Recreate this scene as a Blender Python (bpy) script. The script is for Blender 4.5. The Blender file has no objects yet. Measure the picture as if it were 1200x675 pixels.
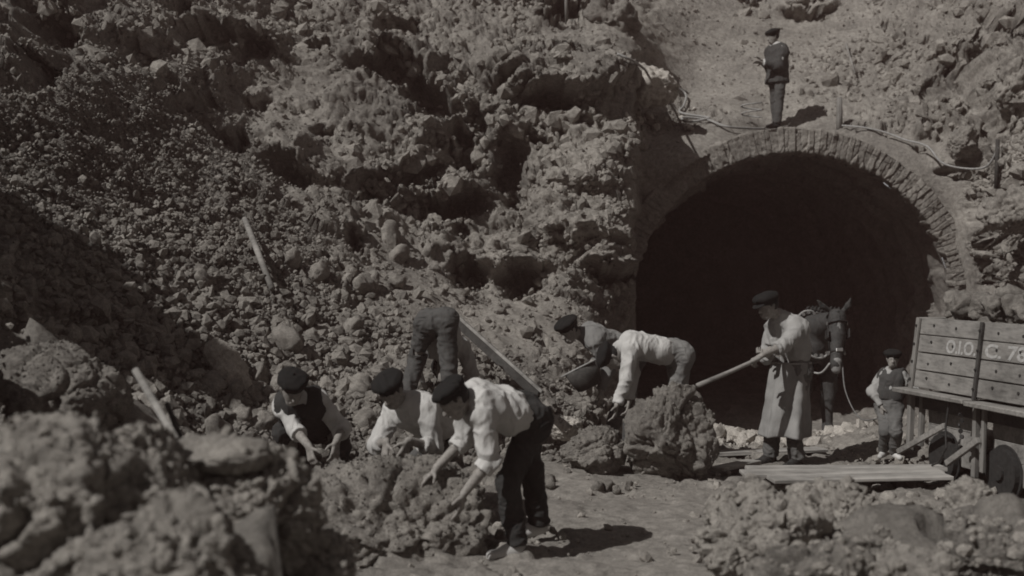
import bpy, math, random
import numpy as np
from mathutils import Vector, Matrix

F = 1450.0          # focal length in photo pixels (1200 px wide photo)
CZ = 1.84           # camera height
def U(px, py, Y):   # a photo pixel at depth Y -> world point
    return np.array([(px-600.0)/F*Y, Y, CZ+(315.0-py)/F*Y], dtype=np.float64)

SC = bpy.context.scene
COL = SC.collection
rng = np.random.default_rng(7)

# ------------------------------------------------------------------ noise
def _h(ix, iy, iz, s):
    n = (ix.astype(np.int64)*374761393 + iy.astype(np.int64)*668265263 + iz.astype(np.int64)*2147483647 + s*974634777) & 0xffffffff
    n = ((n ^ (n >> 13))*1274126177) & 0xffffffff
    n = n ^ (n >> 16)
    n = (n*2246822519) & 0xffffffff
    return n ^ (n >> 15)
def rnd(ix, iy, iz, s):
    return (_h(ix, iy, iz, s) & 0xffffff).astype(np.float32)/np.float32(0x1000000)
def vnoise(P, s=0):
    """smooth value noise, -1..1"""
    I = np.floor(P).astype(np.int64); f = (P-I).astype(np.float32)
    f = f*f*f*(f*(f*6-15)+10)
    x, y, z = I[:, 0], I[:, 1], I[:, 2]
    fx, fy, fz = f[:, 0], f[:, 1], f[:, 2]
    r = 0
    for dx in (0, 1):
        wx = fx if dx else 1-fx
        for dy in (0, 1):
            wy = fy if dy else 1-fy
            for dz in (0, 1):
                wz = fz if dz else 1-fz
                r = r + wx*wy*wz*rnd(x+dx, y+dy, z+dz, s)
    return r*2-1
def fbm(P, s=0, octv=4, gain=.5):
    a = 1.0; r = 0; t = 0
    for o in range(octv):
        r = r + a*vnoise(P*(2.03**o)+o*17.3, s+o*31); t += a; a *= gain
    return r/t
def cells(P, s=0, jit=.9):
    """worley: F1, F2, facet displacement (-1..1), id"""
    I = np.floor(P).astype(np.int64)
    n = len(P)
    F1 = np.full(n, 9.0, np.float32); F2 = np.full(n, 9.0, np.float32)
    fac = np.zeros(n, np.float32); cid = np.zeros(n, np.float32)
    for dx in (-1, 0, 1):
        for dy in (-1, 0, 1):
            for dz in (-1, 0, 1):
                x = I[:, 0]+dx; y = I[:, 1]+dy; z = I[:, 2]+dz
                r1 = rnd(x, y, z, s); r2 = rnd(x, y, z, s+1); r3 = rnd(x, y, z, s+2)
                qx = P[:, 0]-(x+.5+(r1-.5)*jit); qy = P[:, 1]-(y+.5+(r2-.5)*jit); qz = P[:, 2]-(z+.5+(r3-.5)*jit)
                d = np.sqrt(qx*qx+qy*qy+qz*qz).astype(np.float32)
                m = d < F1
                F2 = np.where(m, F1, np.minimum(F2, d))
                F1 = np.where(m, d, F1)
                g = _h(x, y, z, s+3)
                gx = (g & 255)/128.0-1; gy = ((g >> 8) & 255)/128.0-1; gz = ((g >> 16) & 255)/128.0-1; go = ((g >> 24) & 255)/128.0-1
                v = (qx*gx+qy*gy+qz*gz)*1.1+go*.6
                fac = np.where(m, v, fac).astype(np.float32)
                cid = np.where(m, (g & 1023)/1023.0, cid).astype(np.float32)
    return F1, F2, fac, cid
def sstep(a, b, x):
    t = np.clip((x-a)/(b-a), 0, 1); return t*t*(3-2*t)

# ------------------------------------------------------------------ object helpers
def new_mesh(name, V, Fc, mat, parent=None, smooth=True, attr=None):
    me = bpy.data.meshes.new(name)
    V = np.asarray(V, dtype=np.float32)
    if isinstance(Fc, np.ndarray):
        k = Fc.shape[1]; nf = len(Fc)
        me.vertices.add(len(V)); me.vertices.foreach_set('co', V.ravel())
        me.loops.add(nf*k); me.loops.foreach_set('vertex_index', Fc.ravel().astype(np.int32))
        me.polygons.add(nf); me.polygons.foreach_set('loop_start', (np.arange(nf)*k).astype(np.int32))
        me.update(calc_edges=True)
    else:
        me.from_pydata([tuple(map(float, v)) for v in V], [], Fc); me.update()
    if attr is not None:
        for an, av in attr.items():
            at = me.attributes.new(an, 'FLOAT', 'POINT'); at.data.foreach_set('value', np.asarray(av, dtype=np.float32))
    me.polygons.foreach_set('use_smooth', np.full(len(me.polygons), bool(smooth)))
    me.materials.append(mat)
    o = bpy.data.objects.new(name, me); COL.objects.link(o)
    if parent is not None: o.parent = parent
    return o
def empty(name, loc, label, cat, group=None, rot=None):
    o = bpy.data.objects.new(name, None); COL.objects.link(o); o.empty_display_size = .1
    o.location = [float(v) for v in loc]
    if rot is not None: o.rotation_euler = rot
    tag(o, label, cat, group); return o
def tag(o, label, cat, group=None, kind=None):
    if label: o['label'] = label
    if cat: o['category'] = cat
    if group: o['group'] = group
    if kind: o['kind'] = kind
    return o

class MB:
    """polygon collector for boxes, bars and tubes"""
    def __init__(s): s.v = []; s.f = []
    def add(s, V, Fc):
        b = len(s.v); s.v += [np.array(v, float) for v in V]; s.f += [[b+i for i in f] for f in Fc]
    def box(s, c, ax, ay, az, hx, hy, hz, bev=.004, jit=0):
        """box with chamfered edges; ax.. are unit axes, h half sizes"""
        c = np.array(c, float); A = [np.array(a, float) for a in (ax, ay, az)]
        H = (hx, hy, hz); b = min(bev, .45*min(H))
        idx = {}; V = []
        for sx in (-1, 1):
            for sy in (-1, 1):
                for sz in (-1, 1):
                    for k in range(3):
                        h = [H[i]-b for i in range(3)]; h[k] = H[k]
                        p = c+A[0]*sx*h[0]+A[1]*sy*h[1]+A[2]*sz*h[2]
                        if jit: p = p+rng.normal(0, jit, 3)*(1)
                        idx[(sx, sy, sz, k)] = len(V); V.append(p)
        Fc = []
        for k in range(3):
            i, j = [q for q in range(3) if q != k]
            for sg in (-1, 1):
                q = []
                for (u, w) in ((-1, -1), (1, -1), (1, 1), (-1, 1)):
                    t = [0, 0, 0]; t[k] = sg; t[i] = u; t[j] = w; q.append(idx[(*t, k)])
                flip = (sg > 0) != (k == 1)
                Fc.append(q if flip else q[::-1])
        for k in range(3):   # edges along axis k
            i, j = [q for q in range(3) if q != k]
            for u in (-1, 1):
                for w in (-1, 1):
                    t0 = [0, 0, 0]; t1 = [0, 0, 0]
                    t0[k] = -1; t1[k] = 1; t0[i] = t1[i] = u; t0[j] = t1[j] = w
                    Fc.append([idx[(*t0, i)], idx[(*t1, i)], idx[(*t1, j)], idx[(*t0, j)]])
        for sx in (-1, 1):
            for sy in (-1, 1):
                for sz in (-1, 1): Fc.append([idx[(sx, sy, sz, k)] for k in range(3)])
        s.add(V, Fc)
    def bar(s, a, b, w, h, up=(0, 0, 1), bev=.004, jit=0):
        a = np.array(a, float); b = np.array(b, float); d = b-a; L = np.linalg.norm(d); d /= L
        x = np.cross(d, up); x /= np.linalg.norm(x); z = np.cross(x, d)
        s.box((a+b)/2, d, x, z, L/2, w/2, h/2, bev, jit)
    def tube(s, pts, r, n=8, cap=True):
        pts = [np.array(p, float) for p in pts]; m = len(pts)
        rr = r if hasattr(r, '__len__') else [r]*m
        b = len(s.v); px = None
        for i, p in enumerate(pts):
            t = pts[min(i+1, m-1)]-pts[max(i-1, 0)]; t /= (np.linalg.norm(t)+1e-9)
            if px is None:
                px = np.cross(t, (0, 0, 1) if abs(t[2]) < .9 else (1, 0, 0))
            px = px-t*np.dot(px, t); px /= np.linalg.norm(px); py = np.cross(t, px)
            for k in range(n):
                a = 2*math.pi*k/n; s.v.append(p+rr[i]*(px*math.cos(a)+py*math.sin(a)))
        for i in range(m-1):
            for k in range(n):
                s.f.append([b+i*n+k, b+i*n+(k+1) % n, b+(i+1)*n+(k+1) % n, b+(i+1)*n+k])
        if cap:
            s.f.append([b+k for k in range(n)][::-1]); s.f.append([b+(m-1)*n+k for k in range(n)])
    def disc(s, c, axis, r, h, n=20):
        axis = np.array(axis, float)/np.linalg.norm(axis)
        s.tube([np.array(c)-axis*h/2, np.array(c)+axis*h/2], r, n)
    def build(s, name, mat, parent=None, smooth=False, origin=None):
        V = np.array(s.v)
        if origin is not None: V = V-np.array(origin)
        o = new_mesh(name, V, s.f, mat, parent, smooth)
        import bmesh
        bm = bmesh.new(); bm.from_mesh(o.data); bmesh.ops.recalc_face_normals(bm, faces=bm.faces); bm.to_mesh(o.data); bm.free()
        return o

# ------------------------------------------------------------------ materials
def mat_new(name):
    m = bpy.data.materials.new(name); m.use_nodes = True
    nt = m.node_tree; nt.nodes.clear()
    out = nt.nodes.new('ShaderNodeOutputMaterial'); b = nt.nodes.new('ShaderNodeBsdfPrincipled')
    nt.links.new(b.outputs[0], out.inputs[0]); b.inputs['Specular IOR Level'].default_value = .25
    return m, nt, b
TINT = (1.0, .974, .942)
def g(v, t=TINT): return (v*t[0], v*t[1], v*t[2], 1)
def tex_noise(nt, scale, detail=6, rough=.6, coord='Object', vec=None, stretch=None):
    if vec is None:
        tc = nt.nodes.new('ShaderNodeTexCoord'); vec = tc.outputs[coord]
    if stretch:
        mp = nt.nodes.new('ShaderNodeMapping'); nt.links.new(vec, mp.inputs[0]); mp.inputs['Scale'].default_value = stretch; vec = mp.outputs[0]
    n = nt.nodes.new('ShaderNodeTexNoise'); n.inputs['Scale'].default_value = scale
    n.inputs['Detail'].default_value = detail; n.inputs['Roughness'].default_value = rough
    nt.links.new(vec, n.inputs['Vector']); return n
def ramp(nt, src, stops):
    r = nt.nodes.new('ShaderNodeValToRGB'); e = r.color_ramp.elements
    while len(e) > 1: e.remove(e[-1])
    e[0].position = stops[0][0]; e[0].color = g(stops[0][1])
    for p, v in stops[1:]:
        q = e.new(p); q.color = g(v)
    nt.links.new(src, r.inputs[0]); return r
def mult(nt, a, b, fac=1.0):
    m = nt.nodes.new('ShaderNodeMix'); m.data_type = 'RGBA'; m.blend_type = 'MULTIPLY'; m.inputs[0].default_value = fac
    nt.links.new(a, m.inputs[6]); nt.links.new(b, m.inputs[7]); return m.outputs[2]
def bump(nt, bsdf, srcs):
    prev = None
    for s, st, dist in srcs:
        b = nt.nodes.new('ShaderNodeBump'); b.inputs['Strength'].default_value = st; b.inputs['Distance'].default_value = dist
        nt.links.new(s, b.inputs['Height'])
        if prev: nt.links.new(prev, b.inputs['Normal'])
        prev = b.outputs[0]
    nt.links.new(prev, bsdf.inputs['Normal'])
def mat_rock(name, lo, hi, sc=1.0, attr=False, coord='Object', bst=.8):
    m, nt, b = mat_new(name)
    n1 = tex_noise(nt, 1.3*sc, 8, .65, coord); n2 = tex_noise(nt, 14*sc, 8, .75, coord); n3 = tex_noise(nt, 60*sc, 4, .7, coord)
    r1 = ramp(nt, n1.outputs[0], [(.3, lo), (.5, (lo+hi)/2), (.7, hi)])
    r2 = ramp(nt, n2.outputs[0], [(.3, .55), (.52, .95), (.72, 1.3)])
    c = mult(nt, r1.outputs[0], r2.outputs[0])
    r3 = ramp(nt, n3.outputs[0], [(.32, .72), (.55, 1.0), (.75, 1.22)]); c = mult(nt, c, r3.outputs[0])
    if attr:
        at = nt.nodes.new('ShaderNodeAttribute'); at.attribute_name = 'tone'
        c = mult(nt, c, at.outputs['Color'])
    nt.links.new(c, b.inputs['Base Color']); b.inputs['Roughness'].default_value = .93
    vo = nt.nodes.new('ShaderNodeTexVoronoi'); vo.inputs['Scale'].default_value = 9*sc; vo.feature = 'F1'
    tc = nt.nodes.new('ShaderNodeTexCoord'); nt.links.new(tc.outputs[coord], vo.inputs['Vector'])
    bump(nt, b, [(n2.outputs[0], bst, .05/sc), (vo.outputs[0], bst*.5, .03/sc), (n3.outputs[0], bst, .012/sc)])
    return m
def mat_cloth(name, v, tint=TINT, wr=.5, scale=14, bmp=.02, rough=.9, stain=.25):
    m, nt, b = mat_new(name)
    n1 = tex_noise(nt, scale*.35, 4, .5); n2 = tex_noise(nt, scale, 3, .5, stretch=(1, 1, .45)); n3 = tex_noise(nt, 260, 2, .5)
    r = nt.nodes.new('ShaderNodeValToRGB'); r.color_ramp.elements[0].position = .3; r.color_ramp.elements[1].position = .7
    r.color_ramp.elements[0].color = g(v*(1-stain), tint); r.color_ramp.elements[1].color = g(v*(1+stain*.4), tint)
    nt.links.new(n1.outputs[0], r.inputs[0]); nt.links.new(r.outputs[0], b.inputs['Base Color']); b.inputs['Roughness'].default_value = rough
    bump(nt, b, [(n2.outputs[0], wr, bmp), (n3.outputs[0], .25, .002)])
    return m
def mat_wood(name, v, axis=0, rough=.85, sc=1.0, stain=.5):
    m, nt, b = mat_new(name)
    st = [9, 9, 9]; st[axis] = .7
    n1 = tex_noise(nt, 3*sc, 7, .65, stretch=tuple(st)); n2 = tex_noise(nt, 2.2*sc, 5, .6)
    r1 = ramp(nt, n1.outputs[0], [(.28, v*.55), (.5, v), (.75, v*1.3)]); r2 = ramp(nt, n2.outputs[0], [(.3, 1-stain), (.6, 1.0)])
    c = mult(nt, r1.outputs[0], r2.outputs[0]); nt.links.new(c, b.inputs['Base Color']); b.inputs['Roughness'].default_value = rough
    bump(nt, b, [(n1.outputs[0], .6, .006)])
    return m
def mat_plain(name, v, rough=.6, metal=0, tint=TINT, nsc=30):
    m, nt, b = mat_new(name)
    n1 = tex_noise(nt, nsc, 5, .6); r1 = nt.nodes.new('ShaderNodeValToRGB')
    r1.color_ramp.elements[0].color = g(v*.65, tint); r1.color_ramp.elements[1].color = g(v*1.25, tint)
    r1.color_ramp.elements[0].position = .3; r1.color_ramp.elements[1].position = .7
    nt.links.new(n1.outputs[0], r1.inputs[0]); nt.links.new(r1.outputs[0], b.inputs['Base Color'])
    b.inputs['Roughness'].default_value = rough; b.inputs['Metallic'].default_value = metal
    bump(nt, b, [(n1.outputs[0], .3, .003)])
    return m
M = dict(
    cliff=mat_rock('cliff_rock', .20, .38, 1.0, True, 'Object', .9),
    floor=mat_rock('trodden_earth', .18, .27, 1.0, True, 'Object', .45),
    crag=mat_rock('crag_block', .20, .38, 1.3, False, 'Object', .8),
    rubble=mat_rock('rubble_stone', .15, .34, 1.5, False, 'Object', .7),
    boulder=mat_rock('boulder_earthy', .17, .32, 1.6, False, 'Object', 1.0),
    clod=mat_rock('clod_earth', .26, .42, 2.0, False, 'Object', .8),
    pale=mat_rock('pale_stone', .38, .55, 1.5, False, 'Object', .6),
    stone=mat_rock('portal_stone', .20, .34, 1.5, True, 'Object', .8),
    lining=mat_rock('lining_stone', .13, .26, 1.0, False, 'Object', .8),
    skin=mat_plain('weathered_skin', .26, .6, 0, (1, .93, .86), 40),
    hair=mat_plain('dark_hair', .02, .7),
    white=mat_cloth('white_shirt_cloth', .50, wr=.8, stain=.25),
    offwhite=mat_cloth('pale_shirt_cloth', .33, wr=.7, stain=.2),
    grey=mat_cloth('grey_shirt_cloth', .20, wr=.7),
    apron=mat_cloth('apron_canvas', .27, wr=.6, stain=.35),
    dark=mat_cloth('dark_trouser_cloth', .035, wr=.8, stain=.3),
    midc=mat_cloth('worn_trouser_cloth', .085, wr=.8, stain=.35),
    lightc=mat_cloth('dusty_trouser_cloth', .20, wr=.8, stain=.35),
    jacket=mat_cloth('jacket_cloth', .06, wr=.8),
    vest=mat_cloth('waistcoat_cloth', .035, wr=.6),
    cap=mat_cloth('cap_wool', .012, wr=.3, stain=.2),
    shoe=mat_cloth('canvas_shoe', .5, wr=.3),
    boot=mat_plain('old_leather', .03, .6),
    wood=mat_wood('weathered_plank', .26, 0), woodz=mat_wood('weathered_post', .22, 2), woody=mat_wood('long_timber', .28, 1),
    wood_dark=mat_wood('dark_wood', .06, 0),
    iron=mat_plain('rusty_iron', .04, .7, .3), paint=mat_plain('white_paint', .38, .8, 0, TINT, 60),
    darkrock=mat_rock('dark_rock', .16, .30, 2.0, False, 'Object', .8),
    rope=mat_plain('hemp_rope', .30, .9), deck=mat_wood('loose_board', .36, 0), midg=mat_cloth('grey_trouser_cloth', .13, wr=.8, stain=.35), fur=mat_plain('mule_coat', .05, .75, 0, TINT, 50), furp=mat_plain("pale_muzzle_lit_forehead", .22, .8),
    leather=mat_plain('harness_leather', .03, .45), brass=mat_plain('harness_studs', .5, .35, .8),
    basket=mat_wood('basket_fibre', .07, 0, sc=4),
)

# ------------------------------------------------------------------ surface nets
def surface_nets(D, origin, h):
    s = D < 0
    nx, ny, nz = D.shape
    c = np.zeros((nx-1, ny-1, nz-1), np.int8)
    for i in (0, 1):
        for j in (0, 1):
            for k in (0, 1): c += s[i:nx-1+i, j:ny-1+j, k:nz-1+k]
    act = (c > 0) & (c < 8)
    I, J, K = np.nonzero(act)
    n = len(I); idx = np.full(act.shape, -1, np.int32); idx[I, J, K] = np.arange(n)
    acc = np.zeros((n, 3)); cnt = np.zeros(n)
    corners = [(i, j, k) for i in (0, 1) for j in (0, 1) for k in (0, 1)]
    for a in corners:
        for ax in range(3):
            if a[ax] == 1: continue
            b = list(a); b[ax] = 1
            da = D[I+a[0], J+a[1], K+a[2]].astype(np.float64); db = D[I+b[0], J+b[1], K+b[2]].astype(np.float64)
            m = (da < 0) != (db < 0)
            t = np.where(m, da/(np.where(m, da-db, 1)), 0)
            p = np.array(a, float)[None, :].repeat(n, 0); p[:, ax] += t
            acc += p*m[:, None]; cnt += m
    V = (acc/cnt[:, None]+np.stack([I, J, K], 1))*h+origin
    Fs = []
    for ax in range(3):
        sl0 = [slice(1, -1)]*3; sl1 = [slice(1, -1)]*3
        sl0[ax] = slice(0, -1); sl1[ax] = slice(1, None)
        s0 = s[tuple(sl0)]; s1 = s[tuple(sl1)]
        for sign in (0, 1):
            m = (s0 & ~s1) if sign == 0 else (~s0 & s1)
            P = np.argwhere(m)
            off = np.ones(3, int); off[ax] = 0; P = P+off
            u = [q for q in range(3) if q != ax]
            if ax == 1: u = u[::-1]
            def at(du, dv):
                Q = P.copy(); Q[:, u[0]] -= du; Q[:, u[1]] -= dv; return idx[Q[:, 0], Q[:, 1], Q[:, 2]]
            q = np.stack([at(0, 0), at(1, 0), at(1, 1), at(0, 1)], 1)
            if sign == 1: q = q[:, ::-1]
            Fs.append(q)
    return V, np.concatenate(Fs).astype(np.int32)

class SDF:
    def __init__(s, h=.009): s.h = h; s.p = []; s.cuts = []
    def cap(s, a, b, ra, rb=None, k=.03, sub=False):
        s.p.append(('c', np.array(a, float), np.array(b, float), ra, ra if rb is None else rb, k, sub)); return s
    def ell(s, c, R, r, k=.03, sub=False):   # R columns = axes
        s.p.append(('e', np.array(c, float), np.array(R, float), np.array(r, float), None, k, sub)); return s
    def sph(s, c, r, k=.03, sub=False): return s.cap(c, c, r, r, k, sub)
    def cut(s, p, n, reg=None):   # remove the side n points to (within radius reg of p)
        s.cuts.append((np.array(p, float), np.array(n, float)/np.linalg.norm(n), reg)); return s
    def mesh(s):
        lo = np.full(3, 1e9); hi = np.full(3, -1e9)
        for t in s.p:
            if t[6]: continue
            if t[0] == 'c':
                for q, r in ((t[1], t[3]), (t[2], t[4])): lo = np.minimum(lo, q-r); hi = np.maximum(hi, q+r)
            else:
                r = max(t[3]); lo = np.minimum(lo, t[1]-r); hi = np.maximum(hi, t[1]+r)
        lo -= .05; hi += .05; h = s.h
        n = np.ceil((hi-lo)/h).astype(int)+1
        D = np.full(n, 1.0, np.float32)
        ax = [lo[i]+np.arange(n[i])*h for i in range(3)]
        def win(l, u):
            sl = []
            for i in range(3):
                a = max(0, int((l[i]-lo[i])/h)); b = min(n[i], int((u[i]-lo[i])/h)+2); sl.append(slice(a, max(a, b)))
            return tuple(sl)
        for t in s.p:
            k = t[5]; pad = max(k*1.3, .035)
            if t[0] == 'c':
                a, b, ra, rb = t[1], t[2], t[3], t[4]
                w = win(np.minimum(a-ra, b-rb)-pad, np.maximum(a+ra, b+rb)+pad)
                X = ax[0][w[0]][:, None, None]; Y = ax[1][w[1]][None, :, None]; Z = ax[2][w[2]][None, None, :]
                d = b-a; L2 = max(d@d, 1e-12)
                tt = np.clip(((X-a[0])*d[0]+(Y-a[1])*d[1]+(Z-a[2])*d[2])/L2, 0, 1)
                dist = np.sqrt((X-a[0]-tt*d[0])**2+(Y-a[1]-tt*d[1])**2+(Z-a[2]-tt*d[2])**2)-(ra+(rb-ra)*tt)
            else:
                c, R, r = t[1], t[2], t[3]; m = max(r)
                w = win(c-m-pad, c+m+pad)
                X = ax[0][w[0]][:, None, None]-c[0]; Y = ax[1][w[1]][None, :, None]-c[1]; Z = ax[2][w[2]][None, None, :]-c[2]
                k0 = 0; k1 = 0
                for i in range(3):
                    q = (X*R[0, i]+Y*R[1, i]+Z*R[2, i])
                    k0 = k0+(q/r[i])**2; k1 = k1+(q/r[i]**2)**2
                k0 = np.sqrt(k0)+1e-6; k1 = np.sqrt(k1)+1e-6; dist = k0*(k0-1)/k1
            A = D[w]; dist = dist.astype(np.float32)
            if t[6]:
                hh = np.clip(.5-.5*(-dist-A)/k*-1, 0, 1)*0
                B = -dist; e = np.maximum(k-np.abs(A-B), 0)/k; D[w] = np.maximum(A, B)+e*e*k*.25
            else:
                e = np.maximum(k-np.abs(A-dist), 0)/k; D[w] = np.minimum(A, dist)-e*e*k*.25
        for p, nn, reg in s.cuts:
            if reg: w = win(p-reg, p+reg)
            else: w = tuple(slice(0, q) for q in n)
            X = ax[0][w[0]][:, None, None]-p[0]; Y = ax[1][w[1]][None, :, None]-p[1]; Z = ax[2][w[2]][None, None, :]-p[2]
            pl = (X*nn[0]+Y*nn[1]+Z*nn[2]).astype(np.float32)
            D[w] = np.maximum(D[w], pl)
        return surface_nets(D, lo, h)
def vnormals(V, Fc):
    A = V[Fc[:, 0]]; N = np.cross(V[Fc[:, 2]]-A, V[Fc[:, 3 % Fc.shape[1]]]-V[Fc[:, 1]])
    out = np.zeros_like(V)
    for k in range(Fc.shape[1]): np.add.at(out, Fc[:, k], N)
    return out/(np.linalg.norm(out, axis=1)[:, None]+1e-12)
def build_sdf(sdf, name, mat, parent, wrinkle=None, seed=0, relax=1):
    V, Fc = sdf.mesh()
    if relax:   # a light smooth to lose the grid steps
        for _ in range(relax):
            acc = np.zeros_like(V); cnt = np.zeros(len(V))
            for k in range(4):
                a = Fc[:, k]; b = Fc[:, (k+1) % 4]
                np.add.at(acc, a, V[b]); np.add.at(cnt, a, 1); np.add.at(acc, b, V[a]); np.add.at(cnt, b, 1)
            V = V*.5+.5*acc/np.maximum(cnt, 1)[:, None]
    if wrinkle:
        N = vnormals(V, Fc)
        for amp, fr in wrinkle:
            q = V*np.array(fr)+seed*7.7
            w = vnoise(q+1.2*vnoise(q*.5, 5)[:, None], seed); w = 1-np.abs(w)*2
            V = V+N*(w*amp)[:, None]
    base = np.array(parent.location) if parent is not None else np.zeros(3)
    return new_mesh(name, V-base, Fc, mat, parent, True)

# ------------------------------------------------------------------ people
def nrm(v): v = np.array(v, float); return v/(np.linalg.norm(v)+1e-12)
def J(parent, px, py, L, s=1):
    """joint seen at pixel px,py, at distance L from its parent joint; s=+1 farther from the camera, -1 nearer"""
    a = U(px, py, 0.0); d = U(px, py, 1.0)-a; q = a-parent
    A = d@d; B = 2*(q@d); C = q@q-L*L; disc = B*B-4*A*C
    if disc < 0: Y = -B/(2*A); P = a+d*Y; return parent+nrm(P-parent)*L*1.0 if abs(np.linalg.norm(P-parent)-L) > .12*L else P
    Y = (-B+s*math.sqrt(disc))/(2*A); return a+d*Y
def hand(S, wr, d, pn, sc=1.0, curl=.5, spread=.25, side=1):
    """palm, four unequal bent fingers and a thumb. d = direction, pn = palm normal (palm faces it)"""
    d = nrm(d); pn = nrm(pn-d*np.dot(pn, d)); x = np.cross(d, pn)*side      # x points to the thumb side
    L = .19*sc
    kn = wr+d*.095*sc
    for o in (-.028, -.009, .011, .028):
        S.cap(wr+x*o*.6*sc+d*.01, kn+x*o*sc*1.05, .0135*sc, .012*sc, .012)
    lens = (.070, .078, .074, .058); offs = (.031, .011, -.010, -.030)
    for i in range(4):
        b = kn+x*offs[i]*sc; a1 = curl*.55+.05*i; dir1 = nrm(d*math.cos(a1)+pn*math.sin(a1)+x*offs[i]*spread*14*.35)
        m = b+dir1*lens[i]*.5*sc; a2 = a1+curl*.9; dir2 = nrm(d*math.cos(a2)+pn*math.sin(a2)+x*offs[i]*spread*2)
        S.cap(b-d*.01, m, .0098*sc, .0090*sc, .004); S.cap(m, m+dir2*lens[i]*.55*sc, .0090*sc, .0070*sc, .004)
    t0 = wr+x*.022*sc+d*.025*sc; td = nrm(d*.55+x*.75+pn*.35); t1 = t0+td*.045*sc; td2 = nrm(d*.8+x*.35+pn*.5)
    S.cap(t0, t1, .0145*sc, .011*sc, .01); S.cap(t1, t1+td2*.032*sc, .0108*sc, .0085*sc, .004)
def basis(f, u):
    f = nrm(f); u = nrm(u-f*np.dot(u, f)); r = np.cross(f, u); return np.stack([r, f, u], 1)
def person(name, label, j, sc=1.0, hat='beret', top='shirt', sleeves=('long', 'long'), mats={}, h=.009, hdir=None, seed=1,
           hands=None, shoe_dir=None, waist=.5, jacket_len=0, group='workmen clearing the tunnel mouth', vest=False, hat_s=1.0, belly=1.0):
    """j: dict of joints pel chs neck head shL elL wrL hipL knL anL ... (L,R) in world space"""
    base = np.array([j['pel'][0], j['pel'][1], min(j['anL'][2], j['anR'][2])-.08*sc])
    root = empty(name, base, label, 'person', group)
    pel, chs, neck, head = j['pel'], j['chs'], j['neck'], j['head']
    shx = nrm(j['shR']-j['shL']); hpx = nrm(j['hipR']-j['hipL'])
    f, u = [nrm(v) for v in hdir]; B = basis(f, u); r_, f_, u_ = B[:, 0], B[:, 1], B[:, 2]
    sp = chs-pel; ab = pel+sp*.42
    # --- the body, one surface
    S = SDF(h*.8 if not hands or not hands.get('fine') else hands['fine'])
    def torso(S, e=0.0, k=.06, low=True):
        for sg in (-1, 1):
            if low: S.cap(pel+hpx*.065*sg*sc, ab+nrm(hpx+shx)*.06*sg*sc, (.105+e)*sc, (.10+e)*sc*belly, k)
            S.cap(ab+nrm(hpx+shx)*.06*sg*sc, chs+shx*.075*sg*sc, (.10+e)*sc*belly, (.108+e)*sc, k)
        S.cap(j['shL']+shx*.02, j['shR']-shx*.02, (.058+e)*sc, (.058+e)*sc, k)
        S.cap(chs, neck, (.09+e)*sc, (.055+e)*sc, k)
    torso(S, -.012)
    S.cap(neck, head-u_*.03*sc, .056*sc, .052*sc, .03)
    # head: skull, face, jaw, nose, ears, brow, eyes, mouth
    S.ell(head+u_*.022*sc-f_*.010*sc, B, (.076*sc, .094*sc, .092*sc), .02)
    S.ell(head-u_*.030*sc+f_*.030*sc, B, (.058*sc, .062*sc, .078*sc), .03)
    S.cap(head-u_*.085*sc+f_*.058*sc+r_*.02, head-u_*.085*sc+f_*.058*sc-r_*.02, .020*sc, .020*sc, .03)
    S.cap(head+u_*.014*sc+f_*.086*sc, head-u_*.022*sc+f_*.107*sc, .009*sc, .0145*sc, .012)
    for sg in (-1, 1):
        S.sph(head+u_*.010*sc+f_*.098*sc+r_*.030*sg*sc, .013*sc, .012, True)
        S.sph(head+u_*.006*sc+f_*.078*sc+r_*.030*sg*sc, .0115*sc, .004)
        S.cap(head+u_*.012*sc+r_*.078*sg*sc-f_*.008*sc, head-u_*.025*sc+r_*.074*sg*sc, .014*sc, .009*sc, .008)
        S.cap(head+u_*.030*sc+f_*.086*sc+r_*.012*sg*sc, head+u_*.028*sc+f_*.076*sc+r_*.045*sg*sc, .009*sc, .008*sc, .012)
    S.cap(head-u_*.054*sc+f_*.094*sc-r_*.02*sc, head-u_*.054*sc+f_*.094*sc+r_*.02*sc, .006*sc, .006*sc, .008)
    S.cap(head-u_*.060*sc+f_*.101*sc-r_*.022*sc, head-u_*.060*sc+f_*.101*sc+r_*.022*sc, .0035*sc, .0035*sc, .004, True)
    S.cap(head-u_*.068*sc+f_*.091*sc-r_*.016*sc, head-u_*.068*sc+f_*.091*sc+r_*.016*sc, .007*sc, .007*sc, .008)
    for s in 'LR':
        S.cap(j['sh'+s], j['el'+s], .050*sc, .040*sc, .04); S.cap(j['el'+s], j['wr'+s], .042*sc, .027*sc, .025)
        S.cap(j['hip'+s], j['kn'+s], .085*sc, .052*sc, .05); S.cap(j['kn'+s], j['an'+s], .054*sc, .036*sc, .04)
        fd = j['toe'+s]-j['an'+s]
        S.cap(j['an'+s]-np.array([0, 0, .035*sc]), j['toe'+s], .036*sc, .026*sc, .03)
        hd = (hands or {}).get(s)
        if hd: hand(S, j['wr'+s], hd[0], hd[1], sc*1.05, hd[2], .25, hd[3] if len(hd) > 3 else 1)
        else: hand(S, j['wr'+s], j['wr'+s]-j['el'+s], f_, sc*1.05, .5, .25, 1 if s == 'R' else -1)
    build_sdf(S, 'body', M['skin'], root)
    # hair under the cap
    S = SDF(h); S.ell(head+u_*.024*sc-f_*.018*sc, B, (.081*sc, .094*sc, .093*sc), .02).cut(head+f_*.035*sc, f_).cut(head-u_*.045*sc, -u_)
    build_sdf(S, 'hair', M['hair'], root)
    # --- trousers
    S = SDF(h)
    for sg in (-1, 1): S.cap(pel+hpx*.060*sg*sc, pel+sp*.25+hpx*.06*sg*sc, .118*sc, .112*sc, .05)
    S.cap(j['hipL'], j['hipR'], .112*sc, .112*sc, .05)
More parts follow.
